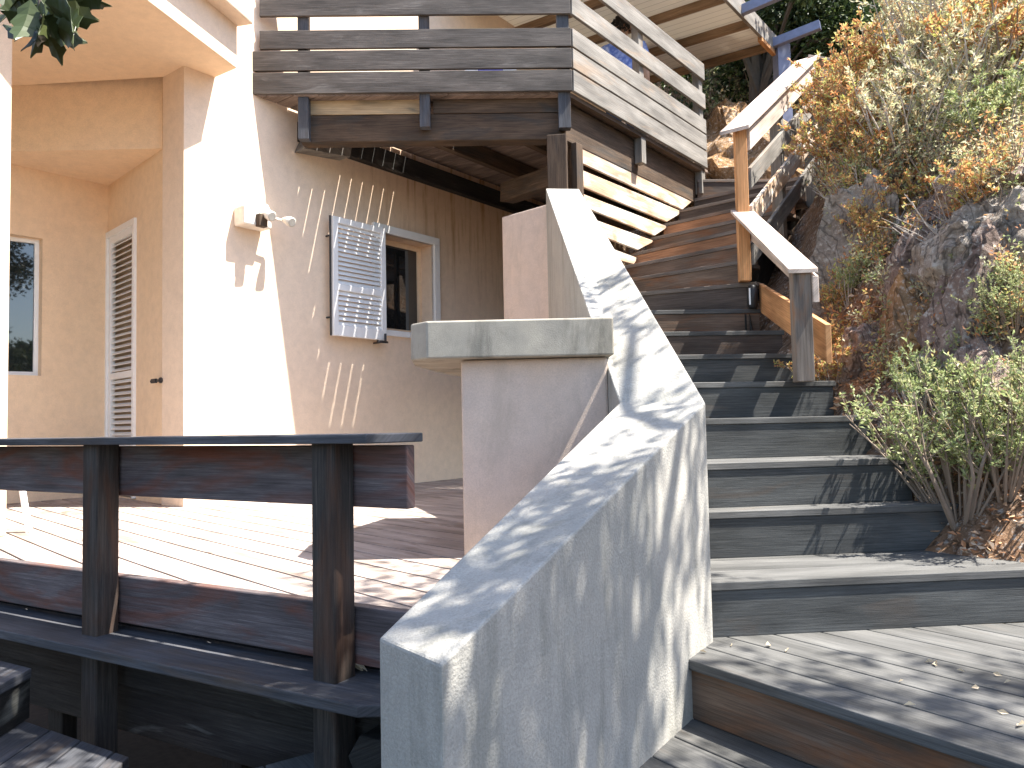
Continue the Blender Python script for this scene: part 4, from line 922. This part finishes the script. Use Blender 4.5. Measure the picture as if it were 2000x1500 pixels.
# single pale leaves lying on the stairs
lg='pale dry leaves scattered on the stairs'
fl_pts=[(1500,1262),(1538,1272),(1776,1380),(1830,1300),(1875,1312),(1950,1320),(1968,1335),(1995,1420),(1960,1393),(1815,1295),(1430,1262),(1372,1275),(1760,1332),(1905,1345)]
lm0=MB(); r0=random.Random(1)
for k in range(5):
    a0=k/5*2*PI; 
leafp=MB(); leafquad(leafp,Vector((-.02,0,.004)),Vector((1,.1,.12)),.045,.022,r0); lp_=leafp.build('fallen_leaf',M['paleleaf'])
for k,(px,py) in enumerate(fl_pts):
    o=lp_ if k==0 else lp_.copy()
    if k: C.objects.link(o)
    p=Zr(px,py,-.718); o.location=p; o.rotation_euler=(rs.uniform(-.2,.2),rs.uniform(-.2,.2),rs.uniform(0,6)); s=rs.uniform(.35,.8); o.scale=(s,s,s)
    tag(o,'pale curled dry leaf lying on the grey stair landing','leaf','pale dry leaves on the landing')
for k,(px,py,z) in enumerate(((695,1310,-.143),(685,1320,-.143),(702,1305,-.13))):
    o=lp_.copy(); C.objects.link(o); p=Zp(px,py,z); o.location=p; o.rotation_euler=(.5*k,.7,rs.uniform(0,6)); o.scale=(.9,.9,.9)
    tag(o,'small pale dry leaf caught behind the right railing post','leaf','dry leaves at the railing post')
# ---------------- background trees ----------------
def crown(seed,rx,ry,rz,n,L,Wd,nc=26):
    r=random.Random(seed); lf=MB(); cl=[]
    for k in range(nc):
        d=Vector((r.uniform(-1,1),r.uniform(-1,1),r.uniform(-1,1))).normalized()*r.uniform(.25,.95); cl.append((Vector((d.x*rx,d.y*ry,d.z*rz)),r.uniform(.16,.36)*rx))
    for q in range(n):
        c_,R=r.choice(cl); d=Vector((r.gauss(0,1),r.gauss(0,1),r.gauss(0,1))).normalized()
        leafquad(lf,c_+d*R*r.uniform(.55,1.05),d+Vector((r.uniform(-1,1),r.uniform(-1,1),r.uniform(-1,.5))),L*r.uniform(.6,1.2),Wd*r.uniform(.7,1.2),r)
    tr=MB()
    tr.tube([(0,0,-rz*2.0),(rx*.05,0,-rz*.7),(0,rx*.05,rz*.3)],[rx*.07,rx*.055,rx*.02],7)
    for k in range(9):
        c_=cl[k][0]; tr.tube([(0,0,-rz*.7),c_*.5+Vector((0,0,-.1)),c_],[rx*.035,rx*.02,rx*.006],5)
    return tr,lf
BT={}
for k,(sd,mk_) in enumerate(((31,'lf_dark'),(32,'lf_bright'),(33,'lf_dark'))):
    tr,lf=crown(sd,1.5,1.4,1.25,15000,.085,.045); BT[k]=[tr.build('trunk',M['bark']),lf.build('crown',M[mk_])]
TREES=[(1480,60,9.6,1.0,0,'dark evergreen tree right behind the veranda roof corner'),
 (1620,40,11,1.25,2,'dark evergreen tree in the middle of the background, above the smooth boulder'),
 (1760,40,10.5,1.0,1,'bright green bushy tree behind the pale upright shrub'),
 (1860,10,10.5,1.0,1,'fresh green tree at the top, left of the rusty corner shrub'),
 (1400,170,11.5,1.0,0,'shaded tree seen between balcony end and upper railing'),
 (1330,230,12.5,1.2,2,'dark tree seen through the balcony side railing'),
 (1560,-60,14,1.6,0,'tall dark tree rising behind the others at the top'),
 (1700,-90,14,1.6,2,'tall dark tree behind the bright green ones'),
 (1960,-60,13,1.5,1,'green tree beyond the upper right corner'),
 (1250,150,15,1.8,0,'distant dark tree behind the veranda roof'),]
def mktree(k,loc,label,s=1,rot=0,name='evergreen_tree',group=None):
    root=thing(name,tuple(loc),label,'tree',group); root.scale=(s,)*3; root.rotation_euler=(0,0,rot)
    for o in BT[k]: c=o.copy(); C.objects.link(c); c.parent=root; c.location=(0,0,2.5)
    return root
for (px,py,Y_,s,k,lb) in TREES:
    p=Yp(px,py,Y_); mktree(k,p-Zv(2.5*s),lb,s,rs.uniform(0,6))
# ---------------- shade tree over the stairs ----------------
oak=thing('oak_tree',(2.9,-.6,-.2),'oak tree overhanging the stairs, one leafy twig dipping into the upper left corner','tree')
ok=MB(); ro=random.Random(12)
trk=[(2.9,-.6,-.4),(2.85,-.4,1.2),(2.75,.1,2.6),(2.7,.6,3.8)]
ok.tube(trk,[.16,.13,.10,.07],9)
tipsO=[]
def limb(a,b_,r0,r1,k=4):
    a=Vector(a); b_=Vector(b_); pts=[a.lerp(b_,q/k)+Vector((ro.uniform(-1,1),ro.uniform(-1,1),ro.uniform(-1,1)))*.10*(0<q<k) for q in range(k+1)]
    ok.tube(pts,[r0+(r1-r0)*q/k for q in range(k+1)],6); return pts
LIMBS=[((2.75,.1,2.6),(1.9,1.2,3.5)),((2.7,.6,3.8),(2.9,1.5,4.3)),((2.7,.6,3.8),(3.9,1.5,4.1)),((2.7,.6,3.8),(3.5,.9,4.5)),((2.75,.1,2.6),(1.2,.2,3.4)),((2.7,.6,3.8),(2.0,1.4,4.6)),((2.75,.1,2.6),(.2,-.3,2.9)),((2.75,.1,2.6),(.3,1.8,3.0)),((2.75,.1,2.6),(-1.3,2.1,3.1)),((2.7,.6,3.8),(2.1,2.9,3.9)),((2.75,.1,2.6),(1.4,1.3,3.2))]
OKL=MB()
def oakleaves(c_,R,n):
    for q in range(n):
        d=Vector((ro.gauss(0,1),ro.gauss(0,1),ro.gauss(0,.6))); d=d/max(1,d.length)*R
        leafquad(OKL,c_+d,Vector((ro.uniform(-1,1),ro.uniform(-1,1),ro.uniform(-.6,.4))),.07*ro.uniform(.6,1.2),.038,ro)
for a,b_ in LIMBS:
    pts=limb(a,b_,.05,.018)
    for p in pts[2:]:
        for k in range(3):
            e=p+Vector((ro.uniform(-1,1),ro.uniform(-.8,1),ro.uniform(-.3,.6)))*.55; ok.tube([p,e],[.012,.004],4)
            if (e-p).dot(Vector((0,0,1)))>-1: oakleaves(e,.24,ro.randint(60,150))
            if ro.random()<.5: oakleaves(p.lerp(e,.6),.2,70)
ok.build('trunk',M['bark'],oak,smooth=True)
OKL.build('crown',M['lf_oak'],oak)
# low twig in the upper left corner, with lobed leaves
tw=MB(); bl=MB()
def P1(x,y,d=1.0): return Yp(x,y,d)
tw.tube([Vector((.2,-.3,2.9)),Vector((-.3,.3,2.2)),P1(60,-250,1.0),P1(75,-30,1.0),P1(80,40,1.0),P1(72,62,1.0)],[.02,.012,.006,.003,.002,.0015],5)
def oleaf(a,b_,wd,roll):     # toothed leaf from a to b
    a=Vector(a); b_=Vector(b_); ax=b_-a; L=ax.length; ax/=L; s=ax.cross(Vector((0,1,0))).normalized(); s=(Matrix.Rotation(roll,3,ax)@s); nn=s.cross(ax)
    n=7; L_=[];R_=[]
    for q in range(n+1):
        t_=q/n; wv_=wd*math.sin(PI*min(1,.12+t_*.9))**.75; tooth=1.18 if q%2 else .85
        if q in(0,n): wv_=wd*.04
        base=a+ax*(L*t_)+nn*(L*.10*math.sin(PI*t_))
        L_.append(base+s*wv_*tooth+nn*wv_*.25+ax*(.05*L if q%2 else 0)); R_.append(base-s*wv_*tooth+nn*wv_*.25+ax*(.05*L if q%2 else 0))
    mid=[a+ax*(L*q/n)+nn*(L*.10*math.sin(PI*q/n)) for q in range(n+1)]
    i=len(bl.v); bl.v+=[tuple(p) for p in L_+mid+R_]; m_=n+1
    for q in range(n):
        bl.f.append([i+q,i+q+1,i+m_+q+1,i+m_+q]); bl.f.append([i+m_+q,i+m_+q+1,i+2*m_+q+1,i+2*m_+q]); bl.uv+=[(0,0)]*8
LV_=[((60,0),(30,75),.015,-.3),((90,15),(190,40),.016,.3),((65,30),(60,110),.014,.1),((100,-10),(205,-15),.018,.2),((40,-10),(-25,30),.018,.7),((88,5),(140,60),.02,1.0),((55,-20),(100,40),.02,-.2),((72,40),(120,125),.016,.4),((70,45),(42,98),.013,.8),((90,40),(168,82),.018,-.5),((80,35),(140,84),.017,.6),((95,10),(213,12),.011,1.0),((60,40),(8,48),.016,.5),((60,25),(2,20),.017,-.6),((70,10),(20,-30),.018,.3),((85,0),(120,-50),.02,.2),((85,30),(110,75),.014,-.9),((66,60),(76,82),.008,.3),((95,20),(150,55),.019,.2),((50,20),(10,-15),.02,.9),((75,15),(75,65),.018,1.1),((100,0),(160,-30),.018,.5)]
for k,(a,b_,wd,rl_) in enumerate(LV_): oleaf(P1(*a,1.0+.02*(k%4-1.5)),P1(*b_,1.0+.03*((k*7)%5-2)),wd,rl_)
bo=bl.build('twig_leaves',M['lf_oak'],oak); sd_=bo.modifiers.new('thick','SOLIDIFY'); sd_.thickness=.0006
tw.build('twig',M['bark'],oak,smooth=True)
# trees below and behind the camera, mirrored in the porch window
for k,(x,y,z,s) in enumerate(((-9,-1,1,1.3),(-7.5,-4,1.5,1.5),(-11,2.5,1,1.4),(6.6,-2.6,1.6,1.5))):
    mktree(k%3,(x,y,z-2.5*s),('evergreen tree beyond the terrace, mirrored in the porch window','evergreen tree down the slope behind the terrace','evergreen tree at the far end of the terrace','evergreen tree up the bank behind the viewer')[k],s,k)
for q in list(PR.values())+list(BT.values()):
    for o in q: bpy.data.objects.remove(o)
